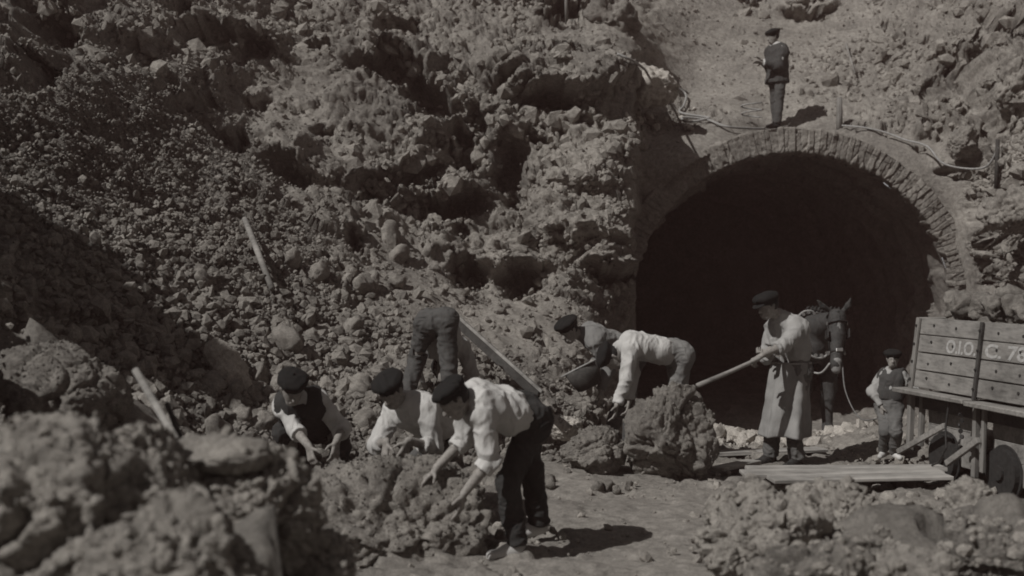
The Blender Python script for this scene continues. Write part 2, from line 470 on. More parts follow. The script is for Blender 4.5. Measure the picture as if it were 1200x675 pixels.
    for s in 'LR':
        S.cap(j['hip'+s], j['kn'+s], .100*sc, .073*sc, .035); dn = nrm(j['an'+s]-j['kn'+s])
        S.cap(j['kn'+s], j['an'+s]+dn*.05, .073*sc, .066*sc, .03); S.cut(j['an'+s]-dn*.0*sc, dn, .13*sc)
    S.cut(pel+sp*.30, sp, .22*sc)
    build_sdf(S, 'trousers', M[mats.get('trousers', 'dark')], root, [(.009, (9, 9, 5)), (.006, (16, 16, 26))], seed)
    # belt / sash
    if mats.get('belt'):
        S = SDF(h)
        for sg in (-1, 1): S.cap(pel+sp*.24+hpx*.06*sg*sc, pel+sp*.28+hpx*.06*sg*sc, .121*sc, .121*sc, .05)
        S.cut(pel+sp*.34, sp).cut(pel+sp*.20, -sp); build_sdf(S, 'belt', M[mats['belt']], root)
    # --- shirt
    S = SDF(h); torso(S, .014, .05, False)
    for sg in (-1, 1): S.cap(pel+sp*.26+hpx*.055*sg*sc, ab+hpx*.06*sg*sc, .112*sc, .116*sc*belly, .05)
    for i, s in enumerate('LR'):
        S.cap(j['sh'+s], j['el'+s], .070*sc, .060*sc, .035); ty = sleeves[i]
        fa = j['wr'+s]-j['el'+s]
        if ty == 'long': S.cap(j['el'+s], j['wr'+s]-fa*.08, .060*sc, .042*sc, .03); S.cut(j['wr'+s]-fa*.05, fa, .07*sc)
        elif ty == 'rolled': e = j['el'+s]+fa*.18; S.cap(j['el'+s], e, .060*sc, .056*sc, .02).cut(e+fa*.03, fa, .09*sc)
        elif ty == 'half': S.cap(j['el'+s], j['el'+s]+fa*.5, .058*sc, .050*sc, .02).cut(j['el'+s]+fa*.48, fa, .08*sc)
    S.cap(neck+(chs-neck)*.35, neck, .075*sc, .066*sc, .03); S.cut(neck+nrm(head-neck)*.045*sc, (head-neck), .075*sc)
    build_sdf(S, 'shirt', M[mats.get('shirt', 'white')], root, [(.011, (8, 8, 6)), (.006, (19, 17, 12))], seed+3)
    for i, s in enumerate('LR'):
        if sleeves[i] == 'rolled':
            fa = nrm(j['wr'+s]-j['el'+s]); e = j['el'+s]+fa*.035; S = SDF(h*.8)
            S.cap(e-fa*.0, e+fa*.045, .064*sc, .062*sc, .02).cut(e+fa*.05, fa).cut(e-fa*.02, -fa)
            build_sdf(S, 'rolled_cuff', M[mats.get('shirt', 'white')], root, [(.004, (25, 25, 25))], seed)
    # --- waistcoat or jacket
    if vest or jacket_len:
        S = SDF(h); torso(S, .030, .05, False); dl = jacket_len or .0
        for sg in (-1, 1): S.cap(pel+sp*(.18)-sp*dl+hpx*.06*sg*sc, ab+hpx*.06*sg*sc, (.128+.03*(dl > 0))*sc, .126*sc, .05)
        if jacket_len:
            for s in 'LR':
                fa = j['wr'+s]-j['el'+s]; S.cap(j['sh'+s], j['el'+s], .088*sc, .082*sc, .045); S.cap(j['el'+s], j['wr'+s]-fa*.1, .082*sc, .064*sc, .045); S.cut(j['wr'+s]-fa*.12, fa, .08*sc)
        else:
            for s, sg in (('L', -1), ('R', 1)): S.cap(j['sh'+s]+shx*sg*.045*sc, j['sh'+s]+shx*sg*.08*sc, .075*sc, .075*sc, .02, True)
        S.cut(pel+sp*(.14-dl), -sp, .3*sc)
        S.cap(neck+(chs-neck)*.35, neck, .082*sc, .072*sc, .03); S.cut(neck+nrm(head-neck)*.02*sc, (head-neck), .085*sc)
        build_sdf(S, 'jacket' if jacket_len else 'waistcoat', M[mats.get('vest', 'vest')], root, [(.010, (8, 8, 6)), (.005, (19, 17, 12))], seed+5)
    # --- cap
    hs = hat_s*sc; S = SDF(h*.9); hu = nrm(u_*1.0-f_*.12); HB = basis(f_, hu); cc = head+u_*.070*sc-f_*.012*sc
    if hat == 'beret':
        S.ell(cc+HB[:, 2]*.018*hs, HB, (.122*hs, .130*hs, .052*hs), .03); S.ell(cc-HB[:, 2]*.028*hs, HB, (.090*hs, .106*hs, .048*hs), .03)
        S.cut(cc-HB[:, 2]*.055*hs, -HB[:, 2]); S.cap(cc+HB[:, 2]*.06*hs, cc+HB[:, 2]*.085*hs, .006, .005, .004)
    else:
        S.ell(cc+HB[:, 2]*.014*hs+f_*.012*hs, HB, (.118*hs, .132*hs, .052*hs), .03); S.ell(cc-HB[:, 2]*.026*hs, HB, (.088*hs, .104*hs, .048*hs), .03)
        S.cut(cc-HB[:, 2]*.052*hs, -HB[:, 2])
    build_sdf(S, 'cap', M['cap'], root, [(.006, (14, 14, 14))], seed)
    if hat != 'beret':
        S = SDF(h*.7); vc = cc-HB[:, 2]*.030*hs+f_*.088*hs; VB = basis(nrm(f_-hu*.3), hu)
        S.ell(vc+f_*.02*hs, VB, (.082*hs, .068*hs, .012*hs), .01); build_sdf(S, 'visor', M['cap'], root)
    # --- shoes
    for s in 'LR':
        a = j['an'+s]; t = j['toe'+s]; S = SDF(h*.8); dn = np.array([0, 0, -1.0])
        he = a+dn*.045*sc-nrm(t-a)*.02*sc
        S.cap(he, t, .044*sc, .037*sc, .02); S.cap(a+dn*.005, a*.55+t*.45, .043*sc, .035*sc, .03)
        if j.get('flat', {}).get(s, True): S.cut([t[0], t[1], min(t[2], he[2])-.030*sc], (0, 0, -1))
        build_sdf(S, 'shoe', M[mats.get('shoe', 'boot')], root)
    return root

# ================================================================== TERRAIN
GB = [  # mounds on the floor: x, y, rx, ry, height
    (-1.45, 4.35, .85, .65, .66), (-.72, 4.6, .45, .5, .44), (-2.6, 5.3, 1.0, 1.0, .5),
    (-3.3, 8.4, 1.5, 1.3, .75), (-4.6, 9.0, 1.6, 2.0, 1.0),
    (1.75, 6.2, .55, .6, .30), (2.4, 6.7, .8, .7, .34), (3.4, 6.6, 1.0, .9, .30), (2.2, 5.0, 1.3, .9, .12),
    (-1.5, 9.6, 1.6, 1.0, .12), (-.3, 11.2, 1.4, .8, .12), (1.9, 13.4, .5, .35, .14), (4.6, 12.6, 1.0, 1.6, .3),
]
def G(x, y):
    x = np.asarray(x, float); y = np.asarray(y, float)
    z = -.6*sstep(12.2, 19, y)
    for cx, cy, rx, ry, hh in GB:
        z = z+hh*np.exp(-(((x-cx)/rx)**2+((y-cy)/ry)**2)**1.3)
    return z
def onG(px, py, lo=4, hi=22):
    """where the ray through a pixel meets the floor"""
    for Y in np.arange(lo, hi, .02):
        p = U(px, py, Y)
        if p[2] <= G(p[0], p[1]): return p
    return U(px, py, hi)
def floor_mesh():
    xs = np.concatenate([np.arange(-40, -6, .5), np.arange(-6, 8, .035), np.arange(8, 40, .5)])
    ys = np.concatenate([np.arange(-30, 2.5, .4), np.arange(2.5, 14, .035), np.arange(14, 34, .08)])
    X, Y = np.meshgrid(xs, ys, indexing='ij'); x = X.ravel(); y = Y.ravel(); z = G(x, y)
    P = np.stack([x, y, z], 1)
    lane = np.exp(-(((x-1.0+.10*(y-8))/.75)**2)**2)*sstep(12.5, 11, y)   # the trodden strip
    F1, F2, fac, cid = cells(P*7, 11); F1b, F2b, facb, cidb = cells(P*np.array([2.2, 2.2, 2.2]), 21)
    rough = 1-.65*lane
    mound = sum(np.exp(-(((x-c[0])/c[2])**2+((y-c[1])/c[3])**2)) for c in GB[:10])
    mound = np.clip(mound, 0, 1)
    z = z+.035*fbm(P*1.6, 3, 4)+rough*(.022*fac+.015*(.5-F1))+.018*fbm(P*9, 5, 3)*rough+rough*.05*facb+mound*(.08*facb+.05*fbm(P*4, 8, 4))+.006*fbm(P*22, 7, 2)
    rut = np.exp(-((x-4.25+.34*(y-9))/.1)**2); z = z-.02*rut
    n, m = len(xs), len(ys); idx = np.arange(n*m).reshape(n, m)
    Fc = np.stack([idx[:-1, :-1], idx[1:, :-1], idx[1:, 1:], idx[:-1, 1:]], -1).reshape(-1, 4)
    tone = 1.0+.12*lane-.15*mound+.2*fbm(P*.8, 9, 3)
    o = new_mesh('ground', np.stack([x, y, z], 1), Fc, M['floor'], None, True, {'tone': tone})
    tag(o, 'trodden earth floor of the cutting strewn with crumbs of rock', None, None, 'structure')
    return o

# control points of the hillside: px, py, depth
LEFT = [
 (-350,-280,15),(0,-280,19),(300,-280,22),(600,-280,24),(800,-280,26),
 (-350,0,12),(-150,0,13.3),(0,0,15),(200,0,18),(400,0,20.2),(560,0,21.5),(700,10,22.5),
 (0,90,13),(100,100,14.3),(200,90,16.3),(300,100,18),(400,90,18.9),(500,70,19.4),(600,68,19.0),(700,70,18.8),(740,75,18.8),
 (600,120,18.6),(680,120,18.4),(740,130,18.1),
 (-350,200,9),(-150,200,10.3),(0,200,11.8),(100,200,13),(200,200,14.6),(300,200,16),(400,190,17.2),(500,190,17.9),(560,200,18.2),(640,200,17.7),(740,200,17.5),
 (-150,300,7.6),(0,300,9.9),(100,300,11.3),(200,300,12.7),(300,300,13.9),(400,280,15.6),(480,280,16.6),(560,280,17.2),(640,290,16.9),(740,300,17.3),
 (-350,400,5.5),(-150,400,6.8),(0,400,8.7),(100,400,9.9),(200,400,11.1),(300,400,12.1),(400,400,13.1),(480,360,14.6),(560,350,16.2),(640,360,16.2),(720,360,17.2),(745,380,18.3),
 (560,420,13.6),(640,420,14.5),(700,420,15.6),(745,440,17.4),
 (0,500,7.6),(100,500,8.6),(200,500,9.5),(300,500,10.3),(400,500,10.8),(500,476,11.6),(560,490,11.9),(640,480,12.8),(700,480,14),(745,500,16),
 (0,600,6.4),(200,600,8.3),(400,600,9.3),(560,600,10.0),(640,560,11.2),(700,560,12),(745,600,13.5),(400,700,8.8),(640,700,9.8),(0,750,5.8),(200,750,7.6),(745,720,12),
]
RIGHT = [
 (600,-280,26),(900,-280,31),(1200,-280,27),(1500,-280,19),(1700,-280,15),
 (600,0,22),(720,0,23.2),(850,0,25),(1000,0,25),(1100,0,23.4),(1200,0,21),(1350,0,18),(1500,0,15),(1700,0,12),
 (735,75,20.9),(800,75,22.9),(900,75,22.9),(1000,75,22.8),(1100,75,21.6),(1200,80,19.4),
 (735,130,20.1),(800,132,21.3),(900,132,21.5),(1000,130,21.4),(1080,130,20.8),(1200,130,18.4),(1500,100,13.5),
 (760,152,19.9),(800,158,19.7),(860,158,20.0),(926,151,20.9),(1000,156,20.3),(1060,180,19.6),(1120,200,19.2),(1200,200,17.7),
 (740,250,19.5),(800,250,19.5),(926,250,19.5),(1050,250,19.5),(1110,260,19.4),(1160,280,18.3),(1200,290,17),(1350,250,14.3),(1500,300,12),(1700,200,9),
 (740,400,19.5),(926,400,19.5),(1120,360,19.3),(1150,400,18.3),(1200,390,16.5),(1350,400,13.2),(1500,450,10.8),(1700,400,8),
 (740,560,19.5),(926,600,19.5),(1120,480,18.6),(1160,520,16.8),(1220,520,14.6),(1350,520,12),(1500,560,9.5),(1200,620,13),(1500,720,8.5),(1000,720,19.5),(740,720,19.5),(1700,720,7),
]
def tps(pts, px, py):
    A = np.array(pts, float); c = A[:, :2]/400.0; v = A[:, 2]; n = len(A)
    def phi(r2): return .5*r2*np.log(r2+1e-12)
    K = phi(((c[:, None]-c[None])**2).sum(-1))+np.eye(n)*2e-4
    Pm = np.hstack([np.ones((n, 1)), c]); S = np.block([[K, Pm], [Pm.T, np.zeros((3, 3))]])
    w = np.linalg.solve(S, np.concatenate([v, np.zeros(3)]))
    q = np.stack([px, py], 1)/400.0; out = np.zeros(len(q))
    for i in range(n): out += w[i]*phi((q[:, 0]-c[i, 0])**2+(q[:, 1]-c[i, 1])**2)
    return out+w[n]+w[n+1]*q[:, 0]+w[n+2]*q[:, 1]
def ell(px, py, cx, cy, rx, ry, rot=0):
    a = math.radians(rot); dx = px-cx; dy = py-cy
    u = (dx*math.cos(a)+dy*math.sin(a))/rx; v = (-dx*math.sin(a)+dy*math.cos(a))/ry
    return u, v
# hollows: cx, cy, rx, ry, rotation, depth (metres into the hill)
HOL = [(55,28,48,34,20,1.0),(48,82,26,20,10,.8),(10,45,26,10,0,.4),(235,42,44,18,10,.6),(285,62,30,15,5,.8),(130,72,18,8,10,.4),(210,10,30,10,10,.4),
 (230,126,34,13,-5,.45),(268,165,22,20,0,.5),(342,198,55,20,25,.7),(300,120,18,10,0,.3),(455,84,46,13,14,.8),(508,115,42,20,40,.9),(470,30,34,14,15,.5),
 (545,175,16,34,-10,.7),(603,205,24,52,-14,1.0),(480,210,40,16,0,.8),(430,222,30,16,10,.6),(520,245,56,17,3,.9),(560,140,14,22,0,.5),
 (552,322,26,19,0,.8),(607,330,30,21,0,.9),(412,290,12,18,0,.6),(540,268,16,8,0,.4),(715,322,32,14,5,1.0),(590,100,22,9,0,.5),(640,118,50,10,0,.6),
 (680,150,30,8,5,.4),(625,155,20,7,0,.35),(655,8,34,16,20,.9),(700,5,14,22,0,.7),(372,55,20,8,20,.3),(380,155,16,8,0,.3),
 (1130,85,26,24,-20,.6),(1095,110,22,16,0,.4),(1180,28,36,15,15,.6),(945,14,34,9,0,.5),(885,4,20,10,0,.4),(1068,55,18,7,0,.3),(1045,33,14,6,0,.25),
 (1150,142,22,14,30,.6),(1105,140,22,8,0,.4),(1180,283,40,7,5,.6),(1135,205,14,6,0,.3),(1120,195,20,6,0,.3),(1160,325,18,10,0,.4),(1140,60,10,22,10,.4),(1160,215,9,14,0,.4),(1010,160,14,5,0,.2),(1075,178,10,5,20,.25)]
# outcrops: cx, cy, rx, ry, rotation, height out of the hill
OUT = [(300,45,42,24,0,.5),(420,60,60,18,15,.5),(150,35,40,20,20,.4),(560,60,40,30,0,.4),(655,92,92,26,2,.9),(480,150,44,34,30,.6),(415,130,40,26,20,.4),(565,205,20,30,0,.5),
 (690,180,54,42,0,.45),(640,225,30,30,0,.4),(720,270,34,30,0,.5),(650,265,46,18,10,.5),(535,222,26,18,0,.5),(590,285,30,12,0,.3),(520,285,26,16,0,.4),(345,170,28,12,25,.3),
 (1175,110,36,56,10,.9),(1185,215,40,50,0,.7),(1130,165,26,20,0,.5),(1100,60,40,24,0,.4),(1170,350,44,34,0,.5),(1150,260,22,22,0,.4),(1090,150,26,12,10,.35),(60,55,22,14,0,.4),(20,70,26,14,0,.4),(250,90,40,20,0,.3)]
def hillside():
    st = 2.2
    xs = np.concatenate([np.arange(-340, -60, 8), np.arange(-60, 1262, st), np.arange(1262, 1690, 8)])
    ys = np.concatenate([np.arange(-270, -40, 7), np.arange(-40, 610, st), np.arange(610, 720, 8)])
    X, Yp = np.meshgrid(xs, ys, indexing='ij'); px = X.ravel(); py = Yp.ravel(); n, m = len(xs), len(ys)
    wob = 5*vnoise(np.stack([px*0, py*.045, px*0], 1), 77)+2*vnoise(np.stack([px*0, py*.16, px*0], 1), 78)
    YL = tps(LEFT, np.minimum(px, 790), py); YR = tps(RIGHT, np.maximum(px, 690), py)
    edge = 741+wob
    wR = sstep(0, 8, px-edge)*sstep(58, 70, py)+(1-sstep(58, 70, py))*sstep(690, 780, px)
    Yd = YL*(1-wR)+YR*wR
    base = np.stack([(px-600)/F*Yd, Yd, CZ+(315-py)/F*Yd], 1)
    Bg = base.reshape(n, m, 3)
    # smooth outward normal of the base
    Bs = Bg.copy()
    for _ in range(6):
        Bs[1:-1, 1:-1] = (Bs[2:, 1:-1]+Bs[:-2, 1:-1]+Bs[1:-1, 2:]+Bs[1:-1, :-2])/4
    du = np.gradient(Bs, axis=0); dv = np.gradient(Bs, axis=1)
    N = np.cross(dv, du); N /= np.linalg.norm(N, axis=2)[:, :, None]+1e-9; N = N.reshape(-1, 3)
    N[np.einsum('ij,ij->i', N, base-np.array([0, 0, CZ])) > 0] *= -1
    view = nrm([0, -1, 0]); N = N*.82+np.array([0, -.22, .0]); N /= np.linalg.norm(N, axis=1)[:, None]
    # region masks
    def blob(*a):
        u, v = ell(px, py, *a); return np.exp(-(u*u+v*v)**1.5)
    scree = np.clip(blob(200,330,260,170,32)+blob(330,420,200,110,25)+blob(130,190,170,120,30)+blob(380,480,260,60,0)+blob(520,480,130,50,0)+blob(700,500,60,25,0)+blob(790,145,48,14,8)*.6, 0, 1)
    scree = scree*(1-np.clip(blob(500,350,110,55,25)+blob(440,300,75,55,30), 0, 1)*.95)
    soil = np.clip(blob(640,400,130,90,30)+blob(520,320,120,50,30)+blob(340,120,60,70,40)*.8+blob(830,60,110,80,0)+blob(850,10,150,70,0)+blob(960,120,160,30,0)*.6+blob(400,140,70,60,0)*.5+blob(560,400,60,60,0)+blob(800,175,50,20,0), 0, 1)
    port = sstep(0, 10, px-edge)*sstep(150, 165, py)*sstep(1150, 1120, px)
    rock = np.clip(1-scree-soil, 0, 1)*(1-port)
    wv = np.stack([fbm(base*.5, 41, 3), fbm(base*.5, 42, 3), fbm(base*.5, 43, 3)], 1)*.9
    Q = base+wv
    rot = np.array([[.92, .0, .39], [0, 1, 0], [-.39, 0, .92]]); Q = Q@rot.T
    k1, k2, k3, k4 = cells(Q*np.array([2.2, 2.2, 3.2]), 131); k5, k6, k7, k8 = cells(Q*np.array([6., 6., 8.]), 141)
    d = np.zeros(len(px))
    a1, b1, f1, c1 = cells(Q*np.array([.55, .55, .95]), 51); a2, b2, f2, c2 = cells(Q*np.array([1.5, 1.5, 2.5]), 61); a3, b3, f3, c3 = cells(Q*np.array([4.5, 4.5, 6.5]), 71)
    cr1 = 1-sstep(0, .10, b1-a1); cr2 = 1-sstep(0, .14, b2-a2); cr3 = 1-sstep(0, .2, b3-a3)
    d += rock*(.16*f1-.08*cr1+.11*f2-.05*cr2+.05*f3-.03*cr3)
    a6, b6, f6, c6 = cells(Q*np.array([10., 10., 12.]), 171); d += (rock*.026+soil*.012)*f6-rock*.014*(1-sstep(0, .2, b6-a6))
    d += (1-rock)*(1-port)*(.06*f2+.02*f3)
    d += (.13*fbm(base*.9, 81, 4)+.035*fbm(base*3.5, 82, 4))*(1-port*.8)+.018*fbm(base*12, 83, 3)*(rock+.5*soil+.6*scree+.3*port)
    a4, b4, f4, c4 = cells(base*9.5, 91); a5, b5, f5, c5 = cells(base*5, 95)
    d += scree*(.04*(.6-a4)+.03*f4+.05*(.5-a5)+.03*f5)
    calm = np.clip(blob(860,60,190,110,0)+blob(1080,20,160,70,10)*.4+blob(400,20,260,50,0)*.6+blob(120,60,160,90,0)*.5+blob(480,360,110,60,28), 0, 1); d = d*(1-.62*calm)
    # ledges across the rock
    lay = vnoise(np.stack([Q[:, 0]*.25, Q[:, 1]*.25, Q[:, 2]*2.1], 1), 101); d += rock*(1-.7*calm)*.13*np.sign(lay)*np.abs(lay)**.5
    wpx = px+6*fbm(base*2.2, 111, 3)+13*(k4-.5)+4*(k8-.5)+2*fbm(base*7, 113, 2); wpy = py+6*fbm(base*2.2, 112, 3)+12*((k4*7.3) % 1-.5)+4*((k8*5.7) % 1-.5)+2*fbm(base*7, 114, 2)
    d2 = np.zeros(len(px))
    for cx, cy, rx, ry, ro, dep in HOL:
        u, v = ell(wpx, wpy, cx, cy, rx, ry, ro); r = np.sqrt(u*u+v*v)
        d2 -= dep*.92*(1-sstep(.35, 1.12, r))*np.where(v < 0, 1.0, .85)
        d2 += dep*.36*np.exp(-(u/1.05)**4)*sstep(-2.1, -1.1, v)*(1-sstep(-1.05, -.6, v))
    for cx, cy, rx, ry, ro, hh in OUT:
        u, v = ell(wpx, wpy, cx, cy, rx, ry, ro); p4 = (np.abs(u)**3+np.abs(v)**3)**(1/3)
        d2 += hh*.6*(1-sstep(.5, 1.05+.25*(v < 0), p4))
    band = sstep(-5, 0, px-edge)*(1-sstep(10, 18, px-edge))*sstep(66, 74, py)
    d = d*(1-.8*band); d2 = d2*(1-.85*band)
    P = base+N*d[:, None]+np.array([0, -.97, .20])*d2[:, None]
    keepring = np.hypot(px-926, np.minimum(py-365, 0)) ;   # flatten round the portal so that the stone ring stays clear
    fl = 1-sstep(212, 232, keepring); fl = fl*(px > edge+4)*(py > 120)
    P = P*(1-fl)[:, None]+base*fl[:, None]
    rr = np.hypot(px-926, np.minimum(py-365, 0)).reshape(n, m)
    hole = (rr < 210) & (px.reshape(n, m) > 744)
    idx = np.arange(n*m).reshape(n, m)
    Fc = np.stack([idx[:-1, :-1], idx[:-1, 1:], idx[1:, 1:], idx[1:, :-1]], -1)
    keep = ~(hole[:-1, :-1] & hole[1:, 1:])
    Fc = Fc[keep]
    tone = np.ones(len(px))*.95+.25*fbm(base*.45, 121, 3)
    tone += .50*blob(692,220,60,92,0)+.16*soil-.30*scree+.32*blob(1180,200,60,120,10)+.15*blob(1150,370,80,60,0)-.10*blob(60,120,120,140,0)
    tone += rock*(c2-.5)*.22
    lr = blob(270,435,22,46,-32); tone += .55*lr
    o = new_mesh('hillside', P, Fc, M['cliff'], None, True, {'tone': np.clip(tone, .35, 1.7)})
    tag(o, 'steep hillside of broken rock, scree and earth above the tunnel', None, None, 'structure')
    return o, P.reshape(n, m, 3), xs, ys, scree.reshape(n, m), soil.reshape(n, m), rock.reshape(n, m)
ground = floor_mesh()
hill, HP, HX, HY, HSC, HSO, HRO = hillside()
def onH(px, py):
    """hillside point whose own cell is nearest to a pixel (displaced surface)"""
    s0 = max(0, np.searchsorted(HX, px)-14); s1 = s0+28; t0 = max(0, np.searchsorted(HY, py)-14); t1 = t0+28
    Q = HP[s0:s1, t0:t1].reshape(-1, 3); qx = 600+Q[:, 0]/Q[:, 1]*F; qy = 315-(Q[:, 2]-CZ)/Q[:, 1]*F
    d = (qx-px)**2+(qy-py)**2; c = np.argsort(d)[:4]; c = c[np.argmin(Q[c, 1])]
    return Q[c].copy()

# ------------------------------------------------------------------ stones
def ico(sub):
    import bmesh
    bm = bmesh.new(); bmesh.ops.create_icosphere(bm, subdivisions=sub, radius=1)
    V = np.array([v.co[:] for v in bm.verts]); Fc = np.array([[v.index for v in f.verts] for f in bm.faces], np.int32); bm.free(); return V, Fc
ICO = {k: ico(k) for k in (1, 2, 3, 4, 5, 6)}
def stone_shape(size, seed, sub=4, ang=.30, fine=.05, lump=.2, cut=11):
    """broken rock: a sphere chopped by random planes, then faceted and roughened"""
    V, Fc = ICO[sub]; V = V.copy(); r = np.random.default_rng(seed)
    for _ in range(cut):
        nn = nrm(r.normal(size=3)); dd = r.uniform(.60, .92); t = V@nn-dd; V = V-np.maximum(t, 0)[:, None]*nn*.92
    sz = np.array(size, float); g_ = float(np.exp(np.log(sz).mean())); V = V*sz; Nn = V/sz**2; Nn /= np.linalg.norm(Nn, axis=1)[:, None]
    Q = V/g_; Q = Q+.25*np.stack([fbm(Q*1.3+seed+q*9, 7, 2) for q in range(3)], 1)
    V = V+Nn*(g_*lump*fbm(Q*1.0+seed, seed % 50, 3))[:, None]
    a, b, f, c = cells(Q*1.6+seed*1.7, seed % 97); V = V+Nn*(g_*(ang*.42*f-.07*(1-sstep(0, .12, b-a))))[:, None]
    a, b, f, c = cells(Q*4.5+seed*1.3, seed % 89); V = V+Nn*(g_*(fine*1.0*f-.025*(1-sstep(0, .15, b-a))))[:, None]
    a, b, f, c = cells(Q*11+seed*1.3, seed % 83); V = V+Nn*(g_*fine*(.45*f+.25*(.5-a)))[:, None]
    V = V+Nn*(g_*fine*.9*fbm(Q*7+seed, seed % 31, 4))[:, None]
    return V, Fc
def stone(name, loc, size, seed, label, cat='rock', group=None, mat='boulder', sub=5, rot=None, **kw):
    V, Fc = stone_shape(size, seed, sub, **kw)
    o = new_mesh(name, V, Fc, M[mat], None, True); o.location = [float(q) for q in loc]
    if rot: o.rotation_euler = rot
    return tag(o, label, cat, group)

def scatter(name, pts, nrmz, rad, mat, label, seed=0, kind='stuff', sub=1):
    """many small broken stones as one mass"""
    r = np.random.default_rng(seed); T = []
    for k in range(9):
        V, Fc = ICO[sub]; V = V.copy()
        for _ in range(6):
            nn = nrm(r.normal(size=3)); t = V@nn-r.uniform(.45, .8); V = V-np.maximum(t, 0)[:, None]*nn
        V *= r.uniform(.7, 1.2, 3); T.append(V)
    n = len(pts); nv = len(T[0]); allV = np.zeros((n, nv, 3), np.float32)
    q = r.normal(size=(n, 4)); q /= np.linalg.norm(q, axis=1)[:, None]; w, x, y, z = q.T
    R = np.stack([1-2*(y*y+z*z), 2*(x*y-z*w), 2*(x*z+y*w), 2*(x*y+z*w), 1-2*(x*x+z*z), 2*(y*z-x*w), 2*(x*z-y*w), 2*(y*z+x*w), 1-2*(x*x+y*y)], 1).reshape(n, 3, 3)
    ti = r.integers(0, 9, n)
    for k in range(9):
        mk = ti == k; S = T[k][None]*rad[mk][:, None, None]*np.array([1, 1, .75])
        allV[mk] = np.einsum('nij,nvj->nvi', R[mk], S)+pts[mk][:, None, :]
    Fc = (ICO[sub][1][None]+(np.arange(n)*nv)[:, None, None]).reshape(-1, 3).astype(np.int32)
    o = new_mesh(name, allV.reshape(-1, 3), Fc, M[mat], None, False); return tag(o, label, None, None, kind)

# scree on the slope
n_, m_ = HSC.shape
inX = (HX > -120) & (HX < 1280); inY = (HY > -40) & (HY < 600)
okm = inX[:, None] & inY[None, :]
dens = (HSC**1.5*1.0+.10*HSO+.16*HRO)*okm
PXg, PYg = np.meshgrid(HX, HY, indexing='ij')
dens = dens*((np.hypot(PXg-926, np.minimum(PYg-365, 0)) > 235) | (PXg < 735)) + .0
dens += 1.6*np.exp(-(((PXg-775)/45)**2+((PYg-142)/9)**2)**2)*okm
dens[HP[:, :, 2] < G(HP[:, :, 0], HP[:, :, 1])-.05] = 0
area = HP[:, :, 1]**2
pr = (dens*area).ravel(); pr /= pr.sum()
def pick(n, seed, pw=None):
    r = np.random.default_rng(seed); c = r.choice(len(pr), n, p=pr if pw is None else pw); return HP.reshape(-1, 3)[c]
r0 = np.random.default_rng(3)
N1 = 48000
p = pick(N1, 5); rad = np.clip(.020/(r0.random(N1)**.42), .018, .10); pyy = 315-(p[:, 2]-CZ)/p[:, 1]*F; pxx = 600+p[:, 0]/p[:, 1]*F; rad = rad*(.52+.55*sstep(150, 430, pyy))*np.where((pxx > 560) & (pyy < 300), .8, 1)
p = p+np.stack([r0.normal(0, .03, N1), r0.normal(0, .03, N1), rad*.3], 1)
scatter('scree_rubble', p, None, rad, 'rubble', 'loose dark scree of small broken stones covering the left slope', 1)
# angular blocks standing out of the broken rock
rk = (HRO**1.5+.05*HSO)*okm*((np.hypot(PXg-926, np.minimum(PYg-365, 0)) > 245) | (PXg < 735))*np.clip(.35+vnoise(np.stack([PXg.ravel()/38, PYg.ravel()/30, PXg.ravel()*0], 1), 5).reshape(PXg.shape)*1.3, 0, 1)
rk[HP[:, :, 2] < G(HP[:, :, 0], HP[:, :, 1])] = 0
pw = (rk*area).ravel(); pw /= pw.sum(); NB = 5200; p = pick(NB, 15, pw); rad = np.clip(.045/(r0.random(NB)**.42), .045, .21)
scatter('cliff_rubble', p+np.stack([0*rad, .15*rad, -.15*rad], 1), None, rad, 'crag', 'angular broken blocks bedded in the rock face', 21, 'stuff', 1)
# crumbs on the floor
NF = 9000; x = r0.uniform(-4.5, 6, NF); y = 4+r0.random(NF)**.8*14
lane = np.exp(-(((x-1.0+.10*(y-8))/.75)**2)**2)*(y < 12); kp = r0.random(NF) > lane*.72; x = x[kp]; y = y[kp]; nn = len(x)
rad = np.clip(.011/(r0.random(nn)**.5), .008, .07); pts = np.stack([x, y, G(x, y)+rad*.2+.01], 1)
scatter('ground_rubble', pts, None, rad, 'clod', 'crumbs and chips of rock strewn over the cutting floor', 2)
# a pale bank of stones at the tunnel threshold
nb = 900; x = r0.uniform(1.55, 3.9, nb); y = 13.2+r0.normal(0, .35, nb)+.2*(x-1.7); rad = np.clip(.03/(r0.random(nb)**.45), .02, .12)
scatter('threshold_rubble', np.stack([x, y, G(x, y)+rad*.4], 1), None, rad, 'pale', 'low bank of pale chippings across the tunnel threshold', 4)

